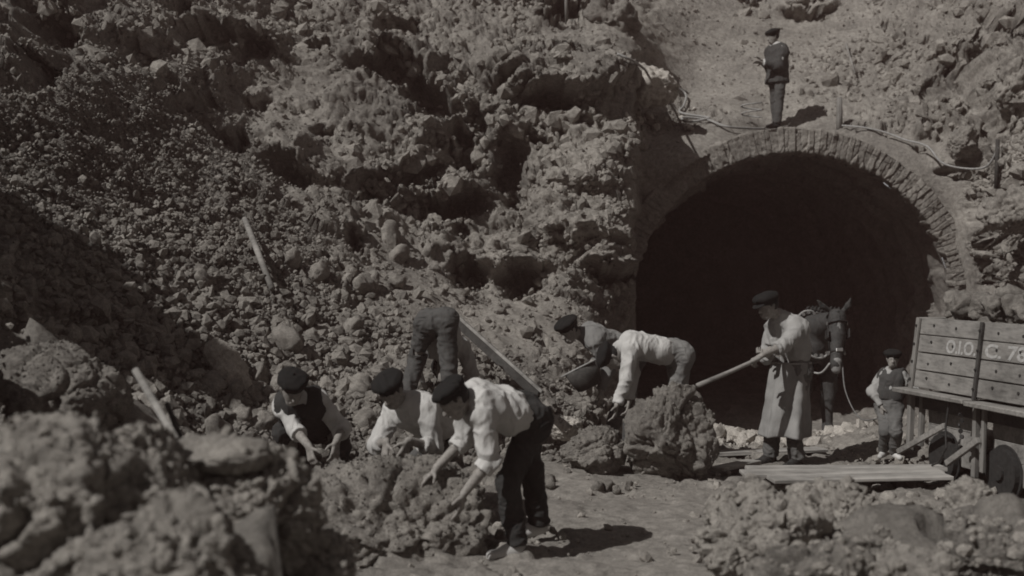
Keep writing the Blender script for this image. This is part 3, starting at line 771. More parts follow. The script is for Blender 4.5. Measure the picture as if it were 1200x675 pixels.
# ================================================================== TUNNEL PORTAL
TX, TY, TZ, TR = 4.39, 19.3, 1.09, 2.55
portal = empty('tunnel_portal', (TX, TY, -.6), 'round stone arched tunnel mouth, black inside, cut into the foot of the hillside', 'tunnel')
def portal_parts():
    nA = 1400; prof = [(TR+.0, .60), (TR, .40), (TR, .20)]+[(TR+.0+.03*(1-q), .03*q*0+.03*(1-q)) for q in (1, .6, .2)]
    prof = [(TR, .30), (TR, .25), (TR, .20), (TR, .14), (TR, .06), (TR+.012, .015)]+[(TR+.03+.014*i, .0) for i in range(26)]+[(TR+.40, .02), (TR+.41, .12), (TR+.41, .30), (TR+.41, .5)]
    La = .8+TZ; tot = La*2+math.pi*TR; ss = np.linspace(0, tot, nA); pr_ = np.array(prof); B = len(pr_)
    vv = np.concatenate([[0], np.cumsum(np.linalg.norm(np.diff(pr_, axis=0), axis=1))])
    P = np.zeros((nA, B, 3)); D_ = np.zeros((nA, 3))
    for i, q in enumerate(ss):
        if q < La: rad = np.array([1, 0, 0.]); o_ = np.array([TX, 0, -.8+q]); fz = 0
        elif q > tot-La: rad = np.array([-1., 0, 0]); o_ = np.array([TX, 0, TZ-(q-(tot-La))]); fz = 0
        else: t = (q-La)/TR; rad = np.array([math.cos(t), 0, math.sin(t)]); o_ = np.array([TX, 0, TZ])
        P[i] = o_+rad*pr_[:, :1]+np.array([0, TY-.03, 0])+np.array([0, 1, 0])*pr_[:, 1:2]; D_[i] = rad
    uu = ss[:, None]+.035*fbm(P.reshape(-1, 3)*1.5, 2, 3).reshape(nA, B); V_ = vv[None, :]+0*uu
    row = rnd(np.floor(uu/.5).astype(np.int64), np.zeros(uu.shape, np.int64), np.zeros(uu.shape, np.int64), 5)
    Qc = np.stack([(uu/.085).ravel(), ((V_-.42)/.62).ravel()+.2, (P[:, :, 1]*0).ravel()+.5], 1)
    a1, b1, f1, c1 = cells(Qc, 44, .55); cr = 1-sstep(0, .16, b1-a1); q3 = P.reshape(-1, 3)
    a2, b2, f2, c2 = cells(q3*9, 47)
    dd = (.022*(c1-.5)+.015*f1-.016*cr+.012*f2+.04*fbm(q3*1.5, 48, 3)+.010*fbm(q3*11, 49, 3)).reshape(nA, B)
    nrm2 = np.zeros((nA, B, 3)); k_in = np.arange(B) < 5; k_out = np.arange(B) >= B-4
    nrm2[:, :, 1] = -1; nrm2[:, k_in] = -D_[:, None, :]; nrm2[:, k_out] = D_[:, None, :]
    nrm2[:, 5] = -.7*D_+[0, -.7, 0]
    P = P+nrm2*dd[:, :, None]; P[:, B-12:] += D_[:, None, :]*(.06*fbm(q3*2.3, 50, 3)).reshape(nA, B)[:, B-12:, None]
    idx = np.arange(nA*B).reshape(nA, B); Fc = np.stack([idx[:-1, :-1], idx[:-1, 1:], idx[1:, 1:], idx[1:, :-1]], -1).reshape(-1, 4)
    tone = .98+.15*(c1-.5)-.08*cr+.15*fbm(q3*.9, 51, 3)
    new_mesh('arch_ring', P.reshape(-1, 3)-np.array(portal.location), Fc, M['stone'], portal, True, {'tone': tone})
    # lining
    ys = np.arange(TY+.22, 33, .07); th = np.linspace(-.35, math.pi+.35, 150)
    prof = []
    for t in np.linspace(-.78, TZ, 24)[:-1]: prof.append((TX+TR, t, 1, 0))
    for t in np.linspace(0, math.pi, 150): prof.append((TX+TR*math.cos(t), TZ+TR*math.sin(t), math.cos(t), math.sin(t)))
    for t in np.linspace(TZ, -.78, 24)[1:]: prof.append((TX-TR, t, -1, 0))
    pr_ = np.array(prof); A, B = len(ys), len(pr_)
    P = np.zeros((A, B, 3)); P[:, :, 0] = pr_[None, :, 0]; P[:, :, 2] = pr_[None, :, 1]; P[:, :, 1] = ys[:, None]
    Nn = np.zeros((A, B, 3)); Nn[:, :, 0] = pr_[None, :, 2]; Nn[:, :, 2] = pr_[None, :, 3]
    q = P.reshape(-1, 3); a1, b1, f1, c1 = cells(q*np.array([1.6, 1.1, 1.6]), 33)
    dd = (.10*f1-.05*(1-sstep(0, .12, b1-a1))+.09*fbm(q*1.2, 35, 4)+.03*fbm(q*5, 36, 3)).reshape(A, B)+.08
    rib = ((ys*.9) % 1.0 < .4).astype(float)[:, None]*.16
    dd = (dd-rib*.8+.02)*sstep(0, .5, ys-ys[0])[:, None]+.01
    P = P+Nn*dd[:, :, None]
    idx = np.arange(A*B).reshape(A, B); Fc = np.stack([idx[:-1, :-1], idx[1:, :-1], idx[1:, 1:], idx[:-1, 1:]], -1).reshape(-1, 4)
    new_mesh('lining', P.reshape(-1, 3)-np.array(portal.location), Fc, M['lining'], portal, True)
    # rock face at the far end
    gx, gz = np.meshgrid(np.linspace(TX-3.2, TX+3.2, 60), np.linspace(-1, 4.4, 50), indexing='ij'); q = np.stack([gx.ravel(), gx.ravel()*0+32.8, gz.ravel()], 1)
    q[:, 1] += .4*fbm(q, 37, 4); idx = np.arange(3000).reshape(60, 50)
    new_mesh('rock_end', q-np.array(portal.location), np.stack([idx[:-1, :-1], idx[1:, :-1], idx[1:, 1:], idx[:-1, 1:]], -1).reshape(-1, 4), M['lining'], portal, True)
portal_parts()

# ================================================================== BOULDERS
def surfz(x, y):
    Q = HP[:, :, :].reshape(-1, 3); k = (np.abs(Q[:, 0]-x) < .12) & (np.abs(Q[:, 1]-y) < .12)
    z = float(G(x, y))
    if k.any(): z = max(z, float(np.median(Q[k, 2])))
    return z
B = [  # name, px, py, depth, size, seed, material, label, category, rot
 ('boulder', 458, 617, 8.05, (.68, .48, .47), 23, 'crag', 'large earthy boulder gripped by three bending men, the front man in a white shirt', 'boulder', (0, 0, .2)),
 ('boulder', 787, 514, 10.85, (.40, .37, .50), 23, 'boulder', 'tall dark boulder levered by the pole of the aproned man', 'boulder', (0, 0, .3)),
 ('boulder', 690, 530, 11.0, (.33, .30, .27), 35, 'boulder', 'squat boulder on the floor against the left foot of the tall dark boulder', 'boulder', (0, 0, .1)),
 ('stone', 664, 502, 11.7, (.21, .18, .13), 41, 'pale', 'pale smooth stone on top of the squat boulder', 'stone', (0, .2, 0)),
 ('boulder', 757, 100, 19.8, (.56, .46, .36), 57, 'pale', 'sunlit boulder with dark underside on the ledge left of the tunnel crown', 'boulder', (0, .15, 0)),
 ('boulder', 716, 22, 21.6, (.52, .42, .46), 63, 'boulder', 'dark rounded boulder at the top edge of the hillside above the rock ledge', 'boulder', (0, -.4, 0)),
 ('boulder', 58, 466, 8.2, (.56, .5, .37), 71, 'boulder', 'smooth dusty mound of rock in front of the big shadow on the left', 'boulder', (0, 0, 0)),
 ('slab', 268, 438, 10.9, (.17, .14, .36), 83, 'pale', 'pale upright slab lit by the sun at the corner of the big shadow', 'rock', (0, -.5, 0)),
 ('boulder', 58, 632, 4.25, (.42, .34, .38), 91, 'clod', 'blurred crumbling boulder in the bottom left corner', 'boulder', (0, 0, 0)),
 ('boulder', 165, 582, 4.5, (.22, .25, .25), 97, 'clod', 'blurred cracked boulder behind the corner one, crowned with clods', 'boulder', (0, 0, .6)),
 ('boulder', 285, 615, 4.8, (.34, .30, .27), 103, 'clod', 'blurred lumpy boulder below the crouching man in the dark waistcoat', 'boulder', (0, 0, .2)),
 ('boulder', 205, 668, 3.9, (.30, .26, .20), 109, 'clod', 'low lump between the blurred boulders at the bottom edge', 'boulder', (0, 0, 0)),
 ('boulder', 372, 668, 4.9, (.16, .18, .14), 113, 'clod', 'small blurred rock before the gripped boulder at the bottom edge', 'rock', (0, 0, .4)),
 ('slab', 258, 532, 4.75, (.21, .2, .075), 117, 'clod', 'flat pale slab lying on top of the lumpy boulder', 'rock', (0, .05, 0)),
 ('stone', 42, 503, 4.6, (.07, .06, .035), 119, 'pale', 'small white stone on top of the corner boulder', 'stone', (0, 0, 0)),
 ('boulder', 893, 628, 6.35, (.33, .30, .22), 123, 'clod', 'broad cloddy boulder at the left end of the heap under the loose boards', 'boulder', (0, 0, .3)),
 ('boulder', 975, 610, 6.75, (.30, .28, .18), 127, 'clod', 'rounded boulder in the middle of the heap just under the loose boards', 'boulder', (0, 0, 0)),
 ('boulder', 1066, 625, 6.7, (.30, .28, .20), 131, 'clod', 'flat topped boulder in the heap below the boy', 'boulder', (0, 0, .5)),
 ('rock', 1136, 590, 7.4, (.14, .13, .17), 137, 'clod', 'upright pale rock at the corner of the boards by the cart wheels', 'rock', (0, .1, 0)),
 ('boulder', 955, 672, 5.6, (.34, .30, .17), 141, 'boulder', 'dark low boulder at the bottom edge of the front heap', 'boulder', (0, 0, .2)),
 ('boulder', 1165, 652, 6.1, (.30, .26, .18), 149, 'boulder', 'rough boulder in the bottom right corner below the cart', 'boulder', (0, 0, 0)),
 ('rock', 1070, 672, 5.4, (.22, .2, .10), 151, 'clod', 'cracked low rock between the dark boulder and the bottom right corner', 'rock', (0, 0, .8)),
 ('boulder', 1188, 92, 18.3, (.34, .30, .52), 161, 'crag', 'tall pale rock standing at the upper right edge of the picture', 'boulder', (0, .2, 0)),
 ('boulder', 1185, 245, 16.6, (.40, .34, .34), 165, 'crag', 'broad pale rock at the right edge between the thin post and the cart', 'boulder', (0, 0, .3)),
 ('boulder', 1098, 136, 20.0, (.26, .24, .22), 169, 'crag', 'blocky pale rock upper right of the tunnel ring over the cable', 'boulder', (0, 0, .3)),
 ('boulder', 1128, 165, 19.0, (.24, .22, .26), 173, 'rubble', 'dark blocky rock left of the thin post above the cable', 'boulder', (0, .3, .3)),
 ('rock', 846, 604, 6.9, (.13, .12, .10), 157, 'clod', 'small rock at the left tip of the heap beside the bare floor', 'rock', (0, 0, 0)),
]
for nm, px, py, Y, sz, sd, mt, lb, ct, ro in B:
    big = Y < 9 or sz[0] > .35
    stone(nm, U(px, py, Y), sz, sd, lb, ct, None, mt, 6 if sz[0] > .28 and Y < 12 else 5, ro, **(dict(ang=.08, fine=.03, lump=.12, cut=2) if 'dusty mound' in lb or 'slab' in lb else dict(ang=.14, fine=.05, lump=.14, cut=4) if 'gripped by' in lb else dict(ang=.30, fine=.045, lump=.16, cut=9) if 'levered' in lb or 'squat' in lb else dict(ang=.24, fine=.07, lump=.24, cut=5) if Y < 5 else dict(ang=.34, fine=.075, lump=.22)))
r = np.random.default_rng(77)
def loose(n, box, size, label, group, mt='boulder', onfloor=False, seed=0, wts=None):
    for i in range(n):
        px = r.uniform(box[0], box[2]); py = r.uniform(box[1], box[3]); s = r.uniform(*size)
        if onfloor: p = onG(px, py)
        else:
            p = onH(px, py)
            if p[2] < G(p[0], p[1]): p = onG(px, py)
        stone('rock', p+np.array([0, 0, s*.25]), (s, s*r.uniform(.7, 1), s*r.uniform(.5, .85)), int(r.integers(1, 900)), label, 'rock', group, mt, 3, tuple(r.uniform(0, 3, 3)))
loose(26, (230, 270, 470, 520), (.09, .19), 'fist to head sized block lying loose on the dark scree slope', 'loose blocks on the scree slope', 'rubble')
loose(16, (560, 540, 760, 585), (.05, .12), 'small rock at the foot of the boulders beside the bare floor', 'small rocks along the bare floor', 'boulder', True)
loose(14, (480, 560, 640, 650), (.04, .09), 'chip of rock round the feet of the bending man in front', 'rock chips round the front man', 'clod', True)
loose(14, (860, 570, 1180, 600), (.06, .12), 'rock piled against the loose boards on the ground', 'rocks heaped below the loose boards', 'clod', True)
loose(14, (820, 600, 1190, 670), (.05, .12), 'broken clod lying on the front heap', 'clods on the front heap', 'boulder', True)
loose(12, (1080, 520, 1195, 560), (.05, .11), 'stone lying under the wooden cart', 'stones under the cart', 'boulder', True)
loose(14, (730, 128, 825, 152), (.05, .10), 'stone in the row of rubble left of the tunnel crown', 'rubble row beside the tunnel crown', 'pale')
def crumbs(name, keys, n, rmin, rmax, mat, label, seed):
    r_ = np.random.default_rng(seed); PP = []
    for o in [q for q in COL.objects if q.get('label') and any(k in q['label'] for k in keys)]:
        bpy.context.view_layer.update(); mw = np.array(o.matrix_world); me = o.data; V = np.zeros(len(me.vertices)*3, np.float32); me.vertices.foreach_get('co', V); V = V.reshape(-1, 3)@mw[:3, :3].T+mw[:3, 3]
        Nn = np.zeros(len(V)*3, np.float32); me.vertices.foreach_get('normal', Nn); Nn = Nn.reshape(-1, 3)@mw[:3, :3].T
        k = np.nonzero((Nn[:, 2] > -.1))[0]; w = (Nn[k, 2]+.15); w /= w.sum(); c = r_.choice(k, int(n*(np.prod(o.dimensions[:]))**(2/3)), p=w); PP.append(V[c]-Nn[c]*rmin*.2)
    PP = np.concatenate(PP); rr_ = np.clip(rmin/(r_.random(len(PP))**.5), rmin, rmax); scatter(name, PP, None, rr_, mat, label, seed)
crumbs('boulder_crumbs', ['blurred'], 900, .010, .028, 'clod', 'crumbs of earth clinging to the blurred front boulders', 31)
crumbs('heap_crumbs', ['heap', 'bottom right', 'bottom edge of the front', 'cracked low'], 900, .012, .05, 'clod', 'crumbs of earth covering the heap below the loose boards', 32)
crumbs('earth_crumbs', ['gripped', 'levered', 'squat', 'dusty'], 1300, .007, .017, 'boulder', 'grains and chips sticking to the boulders being moved', 33)
# a spur of the cutting that throws the big shadow, out of the picture on the left
V, Fc = stone_shape((1.5, 2.0, 4.4), 305, 6, ang=.3, fine=.05, lump=.2)
o = new_mesh('hill_spur', V, Fc, M['boulder'], None, True); o.location = (-7.6, 7.95, 3.1); tag(o, 'spur of the cutting side', None, None, 'structure')

def bank():  # unseen banks added beside and behind the camera to cut sky light
    xs = np.arange(-46, 46, .6); ys = np.arange(-34, 9, .6); X, Y = np.meshgrid(xs, ys, indexing='ij'); x = X.ravel(); y = Y.ravel()
    P = np.stack([x, y, y*0], 1)
    d = np.maximum.reduce([np.maximum(-7.5-x, 0), np.maximum(-6-y, 0)*1.0, np.maximum(x-8.5, 0)])
    z = -.5+20*(1-np.exp(-d/14))*1.0+np.where(d > 0, .5, 0)*fbm(P*.5, 12, 4)*np.minimum(d, 2)
    n, m = len(xs), len(ys); idx = np.arange(n*m).reshape(n, m); Fc = np.stack([idx[:-1, :-1], idx[1:, :-1], idx[1:, 1:], idx[:-1, 1:]], -1).reshape(-1, 4)
    o = new_mesh('sky_blocking_banks', np.stack([x, y, z], 1), Fc, M['boulder'], None, True); tag(o, 'unseen banks added to the sides and behind to block low sky light', None, None, 'structure')
bank()
# ================================================================== CART
def cart():
    A0 = np.array([3.70, 11.2, 0]); A1 = np.array([4.02, 9.72, 0]); a = nrm(A1-A0); nI = np.array([-a[1], a[0], 0]); up = np.array([0, 0, 1.0])
    if nI[0] < 0: nI = -nI
    root = empty('mine_cart', A0+nI*.6, 'high sided plank wagon lettered in white, loaded with rock, beside the boy', 'cart')
    W = 1.25; L = 2.7; zb, zt = .775, 1.405; lean = .085
    def P(s, o, z): return A0+a*s-nI*o+up*z      # o = outwards to the left
    org = root.location
    def side(flip):
        m = MB(); k = 4; hh = (zt-zb)/k
        for i in range(k):
            z0 = zb+i*hh+.004; z1 = zb+(i+1)*hh-.004; f = (z0+z1)/2; t = (zt-f)/(zt-zb)
            o = lean*t if not flip else -W-lean*t
            tiltv = nrm(up*(zt-zb)+(nI if not flip else -nI)*lean); nn = np.cross(a, tiltv)
            m.box(P(L/2, o, f), a, tiltv, nn, L/2, (z1-z0)/2, .018, .004, .0012)
        return m.build('side_boards', M['woody'] if False else WSIDE, root, False, org)
    global WSIDE
    WSIDE = mat_wood('wagon_plank', .23, 1, sc=1.2, stain=.5)
    side(False); side(True)
    for s, nm in ((.02, 'end_boards'), (L-.02, 'end_boards')):
        m = MB(); hh = (zt-zb)/4
        for i in range(4): m.box(P(s, -W/2, zb+(i+.5)*hh), nI, up, a, W/2+.02, hh/2-.004, .018, .004, .001)
        m.build(nm, M['wood'], root, False, org)
    m = MB(); m.box(P(L/2, -W/2, zb+.02), a, nI, up, L/2, W/2, .02); m.build('floor_boards', M['wood'], root, False, org)
    # uprights
    for s, w in ((.035, .05), (1.02, .035), (1.86, .035), (2.66, .05)):
        m = MB(); m.bar(P(s, .022+.018, zt-.004)+nI*.0, P(s, lean+.040, zb-.03), w, .025, up=-nI, bev=.004); o = m.build('upright', M['wood_dark'] if w < .04 else M['woodz'], root, False, org)
        for q in (.12, .38, .63, .88):
            b = MB(); b.disc(P(s, .04+lean*(q)+.015, zt-(zt-zb)*q), -nI, .012, .012, 8); b.build('bolt', M['iron'], o, False, org)
    for s in (.25, .60, 1.25, 1.55, 2.1):
        for q in (.13, .37, .62, .87): b = MB(); b.disc(P(s+r.normal(0, .015), .020+lean*q, zt-(zt-zb)*(q+r.normal(0, .02))), -nI, .013, .010, 8); b.build('coach_bolt', M['iron'], root, False, org)
    # ledge
    m = MB()
    for s0, s1, z in ((-.10, 1.02, .745), (1.04, 1.86, .735), (1.88, L+.05, .735)):
        m.box(P((s0+s1)/2, lean+.06, z), a, nI, up, (s1-s0)/2, .085, .022, .008, .003)
    m.build('ledge', M['wood'], root, False, org)
    # under frame
    m = MB(); m.bar(P(0, .02, .64), P(L, .02, .64), .09, .10); m.bar(P(0, -W-.02, .64), P(L, -W-.02, .64), .09, .10)
    for s in (.1, .8, 1.6, 2.5): m.bar(P(s, .02, .70), P(s, -W-.02, .70), .08, .07)
    m.build('under_frame', M['wood_dark'], root, False, org)
    for s0, s1 in ((.12, .96), (1.10, 2.2)):
        m = MB()
        for i in range(3): m.box(P((s0+s1)/2, -.02, .53-.155*i), a, nI, up, (s1-s0)/2, .015, .074, .004, .002)
        m.build('chassis_board', M['wood'], root, False, org)
    for s, o_, z0, z1, w in ((-.02, .10, .20, .73, .055), (.10, .06, .25, .73, .045), (1.0, .10, .12, .73, .05), (1.14, .12, .18, .70, .035), (1.7, .1, .15, .73, .05)):
        m = MB(); m.bar(P(s, o_, z0), P(s+.02, o_-.01, z1), w, w, up=a, bev=.006, jit=.002); m.build('leg', M['woodz'], root, False, org)
    m = MB(); m.bar(P(-.12, .16, .17), P(.62, .14, .50), .03, .05); m.bar(P(.75, .20, .20), P(1.15, .16, .45), .04, .05); m.build('brace', M['wood'], root, False, org)
    m = MB(); m.tube([P(.72, .16, .72), P(.70, .18, .5), P(.74, .2, .33), P(.66, .22, .2), P(.60, .25, .16)], .009, 6)
    for k in range(8): m.disc(P(.86+.02*math.sin(k*2.1), .14, .62-k*.045), (math.sin(k), math.cos(k), .3), .02, .014, 8)
    m.build('chain', M['iron'], root, False, org)
    for s in (.42, 1.28, 2.2):
        m = MB(); m.tube([P(s, .02, .23), P(s, -W-.02, .23)], .025, 8); m.build('axle', M['iron'], root, False, org)
        for o_ in (.03, -W-.03):
            m = MB(); c = P(s, o_, .20); m.disc(c, nI, .20, .05, 28); m.disc(c+nI*.03, nI, .225, .018, 28); m.disc(c-nI*.035, nI, .06, .03, 14)
            w_ = m.build('wheel', M['iron'], root, False, org)
    # lettering
    row = zt-(zt-zb)*.375; tl = nrm(up*(zt-zb)+nI*lean); outn = np.cross(a, tl)
    if outn[0] > 0: outn = -outn
    def word(txt, s, w_sc):
        cu = bpy.data.curves.new('lettering', 'FONT'); cu.body = txt; cu.size = .158; cu.extrude = .0012; cu.resolution_u = 4; cu.offset = .004
        t = bpy.data.objects.new('tmp', cu); COL.objects.link(t); dg = bpy.context.evaluated_depsgraph_get(); me = bpy.data.meshes.new_from_object(t.evaluated_get(dg)); bpy.data.objects.remove(t)
        o = bpy.data.objects.new('lettering', me); COL.objects.link(o); me.materials.clear(); me.materials.append(M['paint']); o.parent = root
        for v in me.vertices:
            q = P(s, .0, 0)+a*v.co.x*w_sc+tl*(v.co.y-.055)+up*row-nI*(lean*.375+.0)+outn*(.0205+v.co.z)
            v.co = Vector([float(c_) for c_ in (q-np.array(org))])
    word('O.I.O.', .50, 1.12); word('C. 78', 1.07, 1.62)
    # rocks in it
    for s, o_, sz, sd, lb in ((.22, -.25, .13, 3, 'dark blocky rock at the far end of the cart load'), (.42, -.18, .15, 5, 'big jagged rock in the cart above the lettering'), (.66, -.20, .13, 8, 'pointed pale topped rock in the cart above the lettering'),
                          (.90, -.17, .11, 13, 'round dark rock in the cart just right of the pointed one'), (1.12, -.22, .12, 17, 'low flat rock in the cart before the right edge'), (1.36, -.2, .14, 19, 'bright block in the cart at the picture edge'),
                          (.5, -.6, .17, 23, 'grey rock deeper in the cart behind the jagged one'), (.95, -.6, .18, 29, 'grey rock deeper in the cart behind the round one')):
        stone('rock', P(s, o_, zt+.085), (sz*1.35, sz*1.1, sz*1.05), sd, lb, 'rock', 'rocks loaded in the cart', 'darkrock', 4, tuple(r.uniform(0, 1, 3)))
    for s in np.arange(.2, 2.6, .3):
        for o_ in (-.2, -.6, -1.0): stone('rock', P(s, o_, zt-.13), (.19, .18, .16), int(r.integers(1, 500)), 'rock of the lower layer inside the cart', 'rock', 'lower rocks filling the cart', 'boulder', 3)
    return root, P
CART, CP = cart()

# ================================================================== TIMBERS, ROPES
def board(name, a, b, w, t, up, mat, label, cat, group=None):
    a = np.array(a, float); b = np.array(b, float); c = (a+b)/2; m = MB(); n = 6; d = b-a
    m.bar(a, b, w, t, up, .005, .0015); o = m.build(name, M[mat], None, False, c); o.location = [float(v) for v in c]; return tag(o, label, cat, group)
def pole(name, pts, r0_, mat, label, cat, group=None, n=10):
    c = np.mean(np.array(pts), axis=0); m = MB(); m.tube(pts, r0_, n); o = m.build(name, M[mat], None, True, c); o.location = [float(v) for v in c]; return tag(o, label, cat, group)
p0 = onH(291, 268); p1 = onH(321, 345)
pole('pole', [p0+[0, -.12, .12], (p0+p1)/2+[0.0, -.2, .13], p1+[0, -.12, .05]], [.032, .036, .034], 'wood', 'pale round pole lying on the scree slope', 'pole')
board('plank', U(161, 438, 5.9), U(209, 520, 5.25), .07, .03, (1, -.6, 0), 'wood', 'pale narrow plank leaning out of the shadow behind the blurred boulders', 'plank')
board('plank', U(197, 478, 5.9), U(217, 525, 5.35), .06, .025, (1, -.9, 0), 'wood_dark', 'short grey plank just right of the pale leaning one', 'plank')
# the chute board beside the man seen from behind
def chute():
    a = U(536, 370, 12.5); b = U(634, 458, 11.3); d = nrm(b-a); c = (a+b)/2; root = empty('chute_board', c, 'narrow plank, shaded face painted dark and lit upper edge painted pale, sloping beside the man seen from behind', 'board')
    dn = nrm(np.array([-.55, .25, -1.0])-d*np.dot(d, (-.55, .25, -1.0))); nn = np.cross(d, dn)
    m = MB(); L = np.linalg.norm(b-a)/2
    for i in range(1): m.box(c+dn*(.055), d, dn, nn, L, .042, .014, .004, .002)
    m.build('shaded_face', M['wood_dark'], root, False, c)  # shade on the plank's broad face painted in as dark wood
    m = MB(); m.box(c, d, dn, nn, L+.03, .014, .02, .004, .001); m.build('lit_edge', M['woody'], root, False, c)  # sunlit upper edge of the plank put in as a paler strip
chute()
# loose boards on the ground, each board its own
zb_ = .115
for i, (x0, y0, x1, y1, w, lb) in enumerate(((2.02, 10.66, 3.70, 10.60, .22, 'rearmost of the flat loose boards on the ground at the feet of the aproned man'),
     (1.93, 10.38, 3.60, 10.40, .25, 'middle flat loose board on the ground between tunnel man and front heap'), (2.10, 10.06, 3.58, 10.16, .24, 'front flat loose board whose edge shows its thickness above the heap'))):
    board('plank', (x0, y0, zb_+.006*i), (x1, y1, zb_+.02+.002*i), w, .032, (0, 0, 1), 'deck', lb, 'plank', 'loose boards laid on the ground')
board('plank', (1.95, 12.0, .05), (3.1, 12.35, .04), .22, .03, (0, 0, 1), 'deck', 'long plank lying flat behind the feet of the aproned man', 'plank')
board('plank', (1.82, 11.0, .06), (2.25, 11.5, .05), .16, .03, (0, 0, 1), 'deck', 'short plank between the tall dark boulder and the aproned man', 'plank')
for x, y, s in ((2.3, 10.2, .05), (3.3, 10.25, .05), (2.35, 10.6, .05), (3.4, 10.62, .05)):
    stone('rock', (x, y, .045), (.12, .1, .058), int(x*100), 'flat stone propping up the loose boards', 'stone', 'stones under the loose boards', 'boulder', 3)
pst = onH(981, 146)
pole('post', [pst+[0, -.05, -.15], pst+[0, -.05, .47]], [.055, .045], 'woodz', 'short wooden post standing on the ledge above the tunnel crown', 'post')
p0 = onH(987, 58); p1 = onH(998, 88); pole('stick', [p0+[0, -.1, .08], p1+[0, -.1, .03]], [.02, .018], 'wood', 'thin stick stuck in the slope above the short post', 'stick')
p0 = onH(663, 24); pole('stake', [p0+[0, -.1, -.1], p0+[-.03, -.12, .75]], [.035, .03], 'woodz', 'pale stake rising past the top edge beside the dark boulder', 'stake')
p0 = onH(1164, 214); pole('post', [p0+[0, -.12, -.1], p0+[.02, -.12, .62]], [.035, .03], 'wood_dark', 'thin post on the right rocks holding up the sagging cable', 'post'); ptop = p0+[.02, -.14, .5]
def ropeline(px_list, lift=.10): return [onH(a_, b_)+np.array([0, -lift, .03]) for a_, b_ in px_list]
def smoothline(pts, n=6, sag=0):
    pts = np.array(pts); out = []
    for i in range(len(pts)-1):
        q0 = pts[max(i-1, 0)]; q1 = pts[i]; q2 = pts[i+1]; q3 = pts[min(i+2, len(pts)-1)]
        for t in np.linspace(0, 1, n, endpoint=False):
            out.append(.5*((2*q1)+(-q0+q2)*t+(2*q0-5*q1+4*q2-q3)*t*t+(-q0+3*q1-3*q2+q3)*t**3))
    out.append(pts[-1]); return out
pole('rope', smoothline(ropeline([(722, 66), (745, 78), (768, 92), (790, 103), (804, 112), (801, 126), (797, 133), (822, 137), (826, 141), (806, 143), (800, 140), (826, 142), (850, 149), (878, 152), (897, 153)]), 5), .020, 'rope', 'pale rope hanging past the ledge boulder and along the tunnel crown', 'rope', n=6)
coil = [onH(880, 145)+np.array([.17*math.cos(t), -.1+.10*math.sin(t), .12+.02*t]) for t in np.arange(0, 12.5, .4)]
pole('rope_coil', coil, .013, 'rope', 'loop of wire lying left of the man on the tunnel crown', 'coil', n=6)
pole('cable', smoothline(ropeline([(985, 148), (1010, 151), (1035, 158), (1056, 165)])+[onH(1080, 180)+[0, -.2, .1], onH(1098, 196)+[0, -.25, .08], onH(1122, 203)+[0, -.3, .05], onH(1148, 198)+[0, -.3, .03], ptop], 5), .017, 'rope', 'sagging cable running from the short post down over the rocks to the thin post', 'cable', n=6)

# ================================================================== PEOPLE
def ik(a, b, l1, l2, bend):
    d = b-a; D = np.linalg.norm(d); u = d/D
    if D >= (l1+l2)*.999: return a+u*D*l1/(l1+l2)
    x = (l1*l1-l2*l2+D*D)/(2*D); h = math.sqrt(max(l1*l1-x*x, 0)); bd = nrm(np.array(bend, float)-u*np.dot(bend, u)); return a+u*x+bd*h
def reach(a, b, L):
    d = b-a; D = np.linalg.norm(d); return b if D <= L else a+d*L/D
def build_person(name, label, pel, chs, neck, head, shL, shR, wrL, wrR, anL, anR, toeL, toeR, elb=((0, 0, -1), (0, 0, -1)), kn=(-1, 0, 0), sc=1.0, hipw=.09, hipax=None, **kw):
    j = dict(pel=pel, chs=chs, neck=neck, head=head, shL=shL, shR=shR)
    hx = nrm(hipax) if hipax is not None else nrm((shR-shL)*[1, 1, .3]); sp = nrm(chs-pel); hx = nrm(hx-sp*np.dot(hx, sp))
    j['hipL'] = pel-hx*hipw*sc-sp*.03; j['hipR'] = pel+hx*hipw*sc-sp*.03
    wrL = reach(shL, wrL, .54*sc); wrR = reach(shR, wrR, .54*sc)
    j['wrL'], j['wrR'] = wrL, wrR; j['elL'] = ik(shL, wrL, .285*sc, .26*sc, elb[0]); j['elR'] = ik(shR, wrR, .285*sc, .26*sc, elb[1])
    kk = kn if isinstance(kn[0], (tuple, list)) else (kn, kn)
    for s, an, toe, kb in (('L', anL, toeL, kk[0]), ('R', anR, toeR, kk[1])):
        an = np.array(an, float); j['an'+s] = an; j['kn'+s] = ik(j['hip'+s], an, .425*sc, .405*sc, kb); t = np.array(toe, float); j['toe'+s] = an+nrm([t[0], t[1], 0])*.165*sc+np.array([0, 0, -.058*sc+t[2]])
    return person(name, label, j, sc, **kw)
def ank(px, Y, lift=0):
    x = (px-600)/F*Y; return np.array([x, Y, surfz(x, Y)+.085+lift])
A_ = np.array
GRP = 'workmen clearing the tunnel mouth'
def p3():
    pel = U(616, 486, 8.05); chs = U(560, 472, 7.80); Yc = 7.8
    build_person('person', 'man in front in white shirt and dark cap bending low over the big boulder', pel, chs, U(548, 469, 7.72), U(533, 469, 7.63),
        U(564, 486, Yc-.14), U(546, 466, Yc+.17), U(544, 578, 7.62), U(512, 548, 7.95), ank(606, 7.85), ank(632, 8.4, .03), (-1, -.25, 0), (-.8, -.3, -.02),
        elb=((1, .2, -.2), (.6, .6, -.4)), kn=(-1, -.3, 0), hipax=(.35, 1, 0), hdir=((-.72, -.35, -.70), (-.62, -.25, .78)), sleeves=('rolled', 'rolled'),
        mats=dict(shirt='white', trousers='dark', shoe='shoe'), h=.0085, seed=1, belly=1.02, hat_s=.92,
        hands=dict(fine=.0065, L=((-.25, -.1, -1), (-1, .3, 0), .35, -1), R=((-.75, -.2, -.55), (-.2, .2, -1), .5, 1)), group=GRP)
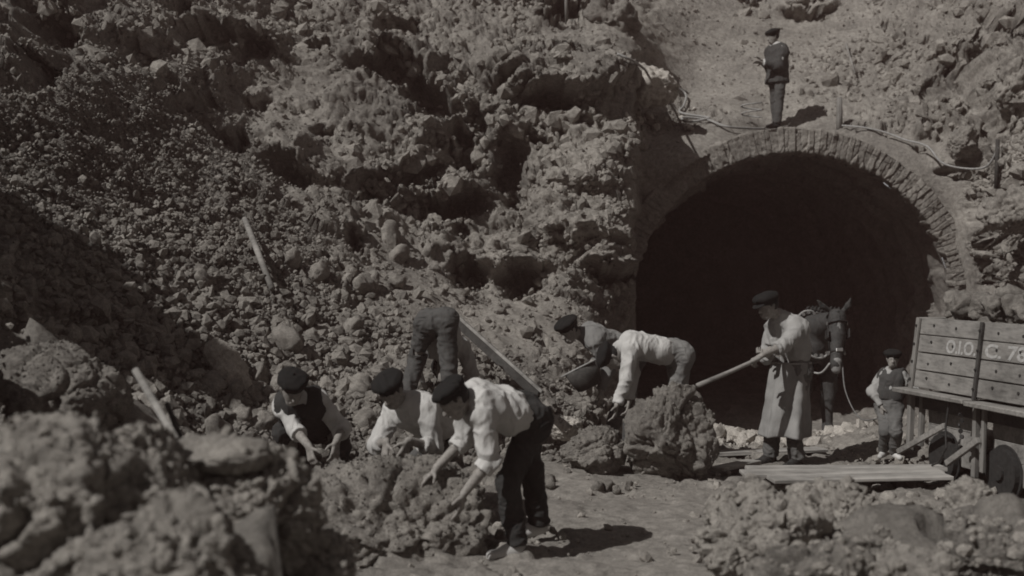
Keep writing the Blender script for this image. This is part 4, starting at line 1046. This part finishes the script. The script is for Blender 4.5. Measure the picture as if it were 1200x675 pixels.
p3()
def p2():
    pel = U(525, 503, 9.1); chs = U(484, 480, 8.74)
    build_person('person', 'middle of the three men at the big boulder, pale shirt, both hands on the rock', pel, chs, U(472, 470, 8.66), U(459, 459, 8.56),
        U(500, 478, 8.62), U(462, 480, 8.84), U(479, 516, 8.42), U(453, 517, 8.52), ank(505, 9.0), ank(545, 9.35), (-.8, -.6, 0), (-.8, -.6, 0),
        elb=((.5, .4, -.8), (-.5, .5, -.7)), kn=(-.7, -.8, 0), hdir=((-.35, -.72, -.62), (-.3, -.35, .85)), sleeves=('half', 'half'),
        mats=dict(shirt='white', trousers='midc'), h=.009, seed=2, hat_s=.95,
        hands=dict(fine=.007, L=((-.35, -.2, -.9), (-.6, .3, -.4), .7, -1), R=((-.1, -.2, -.95), (.5, .3, -.3), .7, 1)), group=GRP)
p2()
def p1():
    pel = U(374, 500, 9.8); chs = U(354, 476, 9.36)
    build_person('person', 'crouching man in dark waistcoat at the left end of the big boulder', pel, chs, U(348, 466, 9.28), U(342, 456, 9.16),
        U(374, 470, 9.34), U(331, 474, 9.40), U(394, 518, 9.15), U(364, 526, 8.98), ank(392, 9.75), ank(352, 9.75), (.1, -1, 0), (-.3, -1, 0),
        elb=((.4, .6, -.4), (-.3, .5, -.6)), kn=((.3, -1, .3), (-.3, -1, .3)), hdir=((.30, -.72, -.62), (.15, -.45, .85)), sleeves=('rolled', 'rolled'),
        mats=dict(shirt='white', trousers='dark', vest='vest'), vest=True, h=.009, seed=3, hat_s=.95,
        hands=dict(fine=.007, L=((0, -.5, -.8), (-.6, .3, -.3), .7, -1), R=((.25, -.3, -.9), (.5, .3, -.4), .8, 1)), group=GRP)
p1()
def p4():
    pel = U(512, 378, 11.45); chs = pel+[.03, .40, -.24]
    build_person('person', 'man seen from behind bent double on the scree, only trousers showing', pel, chs, chs+[0, .10, -.10], chs+[0, .15, -.26],
        chs+[-.19, .02, 0], chs+[.19, .02, 0], chs+[-.16, .1, -.5], chs+[.18, .12, -.5], ank(474, 11.4), ank(529, 11.35), (-.2, 1, .04), (.2, 1, .04),
        elb=((-1, 0, 0), (1, 0, 0)), kn=(0, 1, 0), hipax=(1, 0, .05), hdir=((0, .25, -1), (0, 1, .3)), mats=dict(shirt='offwhite', trousers='midc', belt='offwhite'), h=.010, seed=4, group=GRP)
p4()
def p5():
    pel = U(738, 412, 12.6); chs = U(694, 394, 12.4)
    build_person('person', 'stooping man in grey shirt holding a round basket beside the tunnel edge', pel, chs, U(681, 391, 12.34), U(667, 388, 12.26),
        U(697, 402, 12.24), U(692, 391, 12.56), U(704, 458, 12.12), U(694, 424, 12.3), ank(712, 12.45), ank(738, 12.75), (-1, -.2, 0), (-1, -.1, 0),
        elb=((.6, .3, -.3), (.5, .2, -.5)), kn=(-1, -.2, 0), hipax=(.3, 1, 0), hdir=((-.60, -.55, -.50), (-.45, -.2, .85)), mats=dict(shirt='grey', trousers='midc'), h=.010, seed=5,
        hands=dict(L=((-.2, 0, -1), (-1, 0, 0), .9, -1), R=((-.8, -.1, -.5), (0, 0, -1), .9, 1)), group=GRP)
    m = MB(); c = U(680, 431, 12.1); ax = nrm([.42, -.12, -.85]); u = nrm(np.cross(ax, (0, 0, 1))); v = np.cross(ax, u); rings = []
    prof = [(.0, .22), (.08, .22), (.125, .205), (.155, .11), (.172, .0), (.165, .0), (.148, .11), (.115, .19), (.07, .205), (.0, .205)]; n = 28
    for rr, dd in prof:
        for k in range(n):
            t = 2*math.pi*k/n; w = 1+.03*math.sin(k*7); m.v.append(c+u*rr*math.cos(t)*w+v*rr*math.sin(t)*w+ax*dd)
    for i in range(len(prof)-1):
        for k in range(n): m.f.append([i*n+k, i*n+(k+1) % n, (i+1)*n+(k+1) % n, (i+1)*n+k])
    root = empty('basket', c, 'round dark basket held up by the stooping man in grey', 'basket')
    m.build('bowl', M['basket'], root, True, c)
    m = MB(); m.tube([c+u*.168*math.cos(t)+v*.168*math.sin(t) for t in np.linspace(0, 2*math.pi, 30)], .010, 6, False); m.build('rim', M['rope'], root, True, c)
    for sg in (1, -1):
        m = MB(); m.tube([c+(u*math.cos(t)+v*math.sin(t))*(.168+.04*math.sin((t-.9)/.45*math.pi)) *1.0 for t in [(.9+q*.045)+(0 if sg > 0 else math.pi) for q in range(11)]], .008, 6); m.build('handle', M['rope'], root, True, c)
p5()
def p6():
    pel = U(792, 414, 11.8); chs = U(742, 404, 11.66)
    build_person('person', 'man in white shirt bent double behind the tall dark boulder, arm hanging straight down', pel, chs, U(728, 409, 11.62), U(717, 419, 11.6),
        U(738, 410, 11.50), U(736, 402, 11.82), U(722, 478, 11.30), U(738, 478, 11.75), ank(778, 11.7), ank(806, 12.0), (-1, -.2, 0), (-1, 0, 0),
        elb=((.4, 0, 0), (.4, 0, 0)), kn=(-1, -.2, 0), hipax=(.25, 1, 0), hdir=((-.25, -.2, -1), (-1, -.1, .25)), mats=dict(shirt='white', trousers='lightc'), h=.009, seed=6,
        hands=dict(L=((-.2, -.3, -1), (-1, .2, 0), .6, -1), R=((-.2, 0, -1), (-1, .2, 0), .6, 1)), group=GRP)
p6()
def p7():
    pel = U(928, 430, 11.5); chs = U(923, 384, 11.46)
    root = build_person('person', 'standing man in peaked cap and long pale apron pushing a pole', pel, chs, U(913, 371, 11.42), U(900, 359, 11.34),
        U(938, 385, 11.36), U(906, 384, 11.60), U(888, 420, 11.05), U(903, 409, 11.32), ank(934, 11.42), ank(903, 11.62), (-.7, -.6, 0), (-.8, -.4, 0),
        elb=((.7, .1, -.7), (-.2, .1, -1)), kn=(-.8, -.5, 0), hdir=((-.86, -.42, -.30), (-.25, -.1, .95)), hat='cap', mats=dict(shirt='offwhite', trousers='midg'), h=.009, belly=1.12, seed=7, hat_s=.95,
        sleeves=('rolled', 'rolled'), hands=dict(fine=.007, L=((-.7, -.3, -.35), (.3, .2, -1), 1.35, -1), R=((-.7, -.3, -.35), (.3, .2, 1), 1.35, 1)), group=GRP)
    # apron
    base = A_(root.location); n, mm = 44, 56; P = np.zeros((n, mm, 3)); f = nrm([-.78, -.62, 0]); l = A_([-f[1], f[0], 0])
    c0 = U(927, 424, 11.5); c1 = U(919, 511, 11.47)
    for i in range(n):
        t = i/(n-1); c = c0*(1-t)+c1*t; ra = .165+.03*t; rl = .185+.03*t
        for q in range(mm):
            a = (q/(mm-1)-.5)*2*math.radians(128); fold = (.012+.020*t)*math.sin(a*5.5+1.3*t)+.008*t*math.sin(a*11+2)
            P[i, q] = c+f*math.cos(a)*(ra+fold)+l*math.sin(a)*(rl+fold)+A_([0, 0, .012*math.sin(a*3)*t])
    V = P.reshape(-1, 3); N = (V-np.repeat(((c0[None]*(1-np.linspace(0, 1, n))[:, None])+c1[None]*np.linspace(0, 1, n)[:, None]), mm, 0)); N[:, 2] = 0; N /= np.linalg.norm(N, axis=1)[:, None]
    V = V+N*(.010*vnoise(V*A_([10, 10, 4]), 5)+.006*vnoise(V*A_([24, 24, 12]), 6))[:, None]
    idx = np.arange(n*mm).reshape(n, mm); Fo = np.stack([idx[:-1, :-1], idx[1:, :-1], idx[1:, 1:], idx[:-1, 1:]], -1).reshape(-1, 4)
    V2 = np.vstack([V, V-N*.006]); Fi = Fo[:, ::-1]+n*mm; E = []
    rim = list(idx[0, :])+list(idx[1:, -1])+list(idx[-1, ::-1][1:])+list(idx[::-1, 0][1:])
    for k in range(len(rim)-1): E.append([rim[k], rim[k+1], rim[k+1]+n*mm, rim[k]+n*mm])
    new_mesh('apron', V2-base, np.vstack([Fo, Fi, np.array(E)]).astype(np.int32), M['apron'], root, True)
    m = MB(); m.tube([c0+f*math.cos(a)*.163+l*math.sin(a)*.193+A_([0, 0, -.005]) for a in np.linspace(0, 2*math.pi, 40)], .009, 6, False); m.build('apron_string', M['rope'], root, True, base)
    pole('pole', [U(817, 452, 10.75), U(855, 436, 10.9), U(888, 421, 11.03), U(905, 408, 11.26), U(936, 392, 11.62)], [.022, .020, .019, .019, .018], 'wood', 'long pale wooden pole pushed by the aproned man against the tall dark boulder', 'pole')
p7()
def p8():
    s = .64; pel = U(1042, 472, 11.55); chs = U(1046, 444, 11.55)
    build_person('person', 'small boy in cap and dark waistcoat leaning a hand on the cart', pel, chs, U(1046, 435, 11.55), U(1046, 421, 11.50),
        U(1058, 440, 11.48), U(1034, 440, 11.62), U(1068, 457, 11.32), U(1033, 476, 11.5), ank(1048, 11.5), ank(1036, 11.6), (.2, -1, 0), (-.6, -.8, 0),
        elb=((.6, .4, -.6), (-.8, .3, 0)), kn=(-.2, -1, 0), sc=s, hdir=((-.25, -.95, -.12), (0, 0, 1)), mats=dict(shirt='offwhite', trousers='midg', vest='jacket', shoe='shoe'), vest=True,
        sleeves=('rolled', 'long'), h=.007, seed=8, hat_s=1.0, hands=dict(L=((.6, -.4, -.5), (0, 0, -1), .3, -1), R=((0, 0, -1), (.8, .3, 0), .5, 1)), group=GRP)
p8()
def p9():
    Y = 20.9; x = (910-600)/F*Y; zf = surfz(x, Y); dz = (zf+.0)-U(910, 152, Y)[2]
    W_ = lambda px, py, y: A_([(px-600)/F*y, y, zf+(152-py)/69.0])
    build_person('person', 'man in dark jacket and beret standing on the tunnel crown', W_(911, 86.5, Y), W_(911, 61, Y+.0), W_(909, 54, Y), W_(906, 45, Y-.02),
        W_(918, 63, Y-.13), W_(902, 62, Y+.13), W_(894, 77, Y-.20), W_(893, 72, Y+.02), A_([x-.02, Y-.13, zf+.085]), A_([x+.03, Y+.13, zf+.085]), (-1, -.2, 0), (-1, .1, 0),
        elb=((.8, -.2, -1), (.8, .3, -1)), kn=(-1, 0, 0), hdir=((-.92, -.25, -.25), (-.2, 0, 1)), mats=dict(shirt='white', trousers='midc', vest='jacket'), jacket_len=.60, belly=1.12, h=.010, seed=9, hat_s=1.0, group=GRP)
p9()

# ================================================================== MULE
M['leather2'] = mat_plain('worn_rope', .14, .8); M['eye'] = mat_plain('wet_eye', .01, .1)
def mule():
    gz = surfz(3.6, 14.6); base = A_([3.55, 15.2, gz]); root = empty('mule', base, 'harnessed mule facing out of the dark tunnel behind the aproned man', 'mule')
    S = SDF(.012); w = A_
    wz = w([3.56, 14.75, 1.02]); rp = w([3.92, 16.0, 1.00])
    S.cap(wz, rp, .27, .29, .1).cap(wz+[0, .3, -.05], rp-[0, .3, .03], .29, .31, .1)
    ch = w([3.53, 14.55, .93]); S.cap(ch, wz, .20, .26, .1)
    poll = U(981, 372, 14.05); mz = U(980, 432, 13.82); nb = w([3.52, 14.62, 1.10])
    S.cap(nb, poll+[-.02, .12, -.04], .19, .105, .08)
    S.cap(poll, poll*.62+mz*.38, .098, .088, .04).cap(poll*.62+mz*.38, mz+[0, 0, .05], .082, .058, .04).cap(mz+[0, 0, .06], mz, .060, .054, .03)
    S.cap(poll*.7+mz*.3+[0, .07, -.02], poll*.45+mz*.55+[0, .06, 0], .085, .05, .05)
    for sg, tip in ((-1, U(958, 352, 14.0)), (1, U(997, 350, 14.0))):
        b = poll+[sg*.06, .02, .06]; mid = b*.5+tip*.5+[sg*.02, 0, 0]
        S.cap(b, mid, .024, .034, .02).cap(mid, tip, .034, .010, .015).cap(b*.4+tip*.6+[0, -.045, 0], b+[0, -.045, .03], .018, .02, .02, True)
        S.sph(poll*.68+mz*.32+[sg*.083, -.02, .0], .022, .02); S.sph(mz+[sg*.028, -.05, .01], .012, .01, True)
    for x_, y_, hnd in ((3.44, 14.64, 0), (3.74, 14.58, 0), (3.78, 16.15, 1), (4.10, 16.12, 1)):
        z0 = float(surfz(x_, y_))
        if not hnd: S.cap([x_, y_+.02, .88], [x_, y_, z0+.48], .115, .06, .08).cap([x_, y_, z0+.48], [x_, y_+.01, z0+.14], .055, .036, .03).cap([x_, y_+.01, z0+.14], [x_, y_-.04, z0+.03], .040, .055, .02)
        else: S.cap([x_, y_, .92], [x_, y_-.12, z0+.66], .17, .10, .1).cap([x_, y_-.12, z0+.66], [x_, y_+.14, z0+.46], .09, .052, .05).cap([x_, y_+.14, z0+.46], [x_, y_+.08, z0+.14], .048, .036, .03).cap([x_, y_+.08, z0+.14], [x_, y_+.02, z0+.03], .040, .055, .02)
    S.cap(rp+[0, .26, .12], rp+[0, .36, -.05], .035, .03, .03).cap(rp+[0, .36, -.05], rp+[0, .36, -.5], .03, .05, .03)
    build_sdf(S, 'body', M['fur'], root, [(.004, (14, 14, 14))], 1)
    S = SDF(.011); S.cap(mz+[0, -.004, .075], mz+[0, -.006, .0], .060, .0575, .03); build_sdf(S, 'muzzle', M['furp'], root, [(.003, (14, 14, 14))], 2)
    S = SDF(.011)
    for k in range(9):
        t = k/8; q = poll*(1-t)+w([3.52, 14.72, 1.34])*t; S.cap(q+[0, -.01, .055-.03*t], q+[.02, 0, .11-.06*t], .024, .014, .02)
    S.cap(poll+[0, -.06, .06], poll+[.01, -.11, -.04], .022, .014, .02)
    build_sdf(S, 'mane', M['hair'], root, [(.006, (40, 40, 20))], 3)
    S = SDF(.011); S.cap(poll*.92+mz*.08+[0, -.072, .0], poll*.45+mz*.55+[0, -.048, 0], .036, .030, .02); build_sdf(S, 'lit_forehead', M['furp'], root, [(.003, (14, 14, 14))], 2)  # pale strip puts the light on the forehead into the coat colour
    for sg in (-1, 1):
        S = SDF(.007); S.sph(poll*.68+mz*.32+[sg*.090, -.03, .0], .017); build_sdf(S, 'eye', M['eye'], root)
    m = MB()   # collar with studs
    cc = w([3.52, 14.50, 1.06]); ax = nrm(w([.25, -.75, .35])); u = nrm(np.cross(ax, (0, 0, 1))); v = np.cross(ax, u)
    ring = [cc+u*.205*math.cos(t)+v*.27*math.sin(t) for t in np.linspace(0, 2*math.pi, 34)]
    m.tube(ring, .042, 10, False); col = m.build('collar', M['leather'], root, True, base)
    m = MB(); m.tube([q+ax*.035-(q-cc)*-.10 for q in ring], .014, 8, False); m.build('hame', M['rope'], root, True, base)
    for k in range(3, 31, 2): m = MB(); m.disc(ring[k]+ax*.045, ax, .021, .014, 10); m.build('stud', M['brass'], col, False, base)
    # bridle
    hd = nrm(mz-poll); side = nrm(w([1, .15, 0])); fr = nrm(np.cross(side, hd));
    if fr[1] > 0: fr = -fr
    m = MB()
    def band(t, rx, ry, c_off=0): c = poll*(1-t)+mz*t+[0, c_off, 0]; return [c+side*rx*math.cos(a)+fr*ry*math.sin(a) for a in np.linspace(0, 2*math.pi, 22)]
    m.tube(band(.12, .112, .112), .010, 6, False); m.tube(band(.68, .082, .086), .011, 6, False)
    for sg in (-1, 1): m.tube([poll*.9+mz*.1+side*sg*.11, poll*.6+mz*.4+side*sg*.100, poll*.32+mz*.68+side*sg*.082], .009, 6)
    m.build('bridle', M['leather'], root, True, base)
    m = MB(); c = poll*.32+mz*.68+fr*.088; m.box(c, side, hd, fr, .04, .02, .008); 
    for sg in (-1, 1): m.disc(poll*.30+mz*.70+side*sg*.092, side, .024, .01, 12); m.disc(poll*.88+mz*.12+side*sg*.118, side, .020, .01, 12)
    m.build('buckle', M['brass'], root, False, base)
    for sg in (-1, 1):
        m = MB(); m.box(poll*.66+mz*.34+side*sg*.125+fr*.02, hd, fr, side, .055, .05, .006, .003); m.build('blinker', M['leather'], root, False, base)
    m = MB(); m.tube(smoothline([mz+[.07, 0, .05], U(990, 455, 13.6), U(1000, 480, 13.4), U(1012, 492, 13.2), U(1030, 490, 12.9)], 6), .008, 6); m.build('lead_rope', M['leather2'], root, True, base); m = MB(); m.tube(smoothline([mz+[-.07, 0, .06], U(962, 437, 13.9), U(948, 436, 14.1), U(940, 440, 14.4)], 6), .012, 6)
    m.build('rein', M['rope'], root, True, base)
mule()

# ================================================================== CAMERA, LIGHT
def haze():  # reddish air volume added to lift the blacks
    m = bpy.data.materials.new('dusty_air'); m.use_nodes = True; nt = m.node_tree; nt.nodes.clear(); o_ = nt.nodes.new('ShaderNodeOutputMaterial'); v = nt.nodes.new('ShaderNodeVolumePrincipled')
    v.inputs['Color'].default_value = (1, .62, .55, 1); v.inputs['Density'].default_value = HAZE; nt.links.new(v.outputs[0], o_.inputs['Volume'])
    b = MB(); b.box((0, 1, 9), (1, 0, 0), (0, 1, 0), (0, 0, 1), 48, 38, 12.5); o = b.build('haze', m); tag(o, 'thin dusty air', None, None, 'stuff')
def finish():
    cam = bpy.data.cameras.new('camera'); co = bpy.data.objects.new('camera', cam); COL.objects.link(co)
    co.location = (0, 0, CZ); co.rotation_euler = (math.pi/2, 0, 0)
    cam.sensor_width = 36; cam.lens = 36*F/1200; cam.shift_y = -22.5/1200; cam.clip_end = 400; cam.clip_start = .05
    cam.dof.use_dof = True; cam.dof.focus_distance = 12.5; cam.dof.aperture_fstop = DOF
    SC.camera = co
    d = nrm(SUN); el = math.asin(-d[2]); az = math.atan2(-d[0], -d[1])   # azimuth of the sun clockwise from +Y
    L = bpy.data.lights.new('sun', 'SUN'); L.energy = 5; L.angle = math.radians(.5); L.color = (1, .985, .955)
    lo = bpy.data.objects.new('sun', L); COL.objects.link(lo); lo.rotation_euler = Vector(d).to_track_quat('-Z', 'Y').to_euler()
    w = bpy.data.worlds.new('World'); SC.world = w; w.use_nodes = True; nt = w.node_tree; nt.nodes.clear()
    sk = nt.nodes.new('ShaderNodeTexSky'); sk.sky_type = 'NISHITA'; sk.sun_disc = False; sk.sun_elevation = el; sk.sun_rotation = az; sk.air_density = .6; sk.dust_density = .3
    hs = nt.nodes.new('ShaderNodeHueSaturation'); hs.inputs['Saturation'].default_value = .0
    bg = nt.nodes.new('ShaderNodeBackground'); bg.inputs[1].default_value = SKY; ow = nt.nodes.new('ShaderNodeOutputWorld')
    nt.links.new(sk.outputs[0], hs.inputs['Color']); nt.links.new(hs.outputs[0], bg.inputs[0]); nt.links.new(bg.outputs[0], ow.inputs[0])
    vs = SC.view_settings; vs.view_transform = 'Standard'; vs.look = 'None'; vs.gamma = 1; vs.exposure = EXPO; vs.use_curve_mapping = False
    SC.cycles.filter_width = 1.8
    SC.cycles.max_bounces = 5; SC.cycles.diffuse_bounces = 3
SUN = (.62, .48, -.80); SKY = .05; EXPO = -.54; DOF = 1.6
HAZE = .0022
finish(); haze()
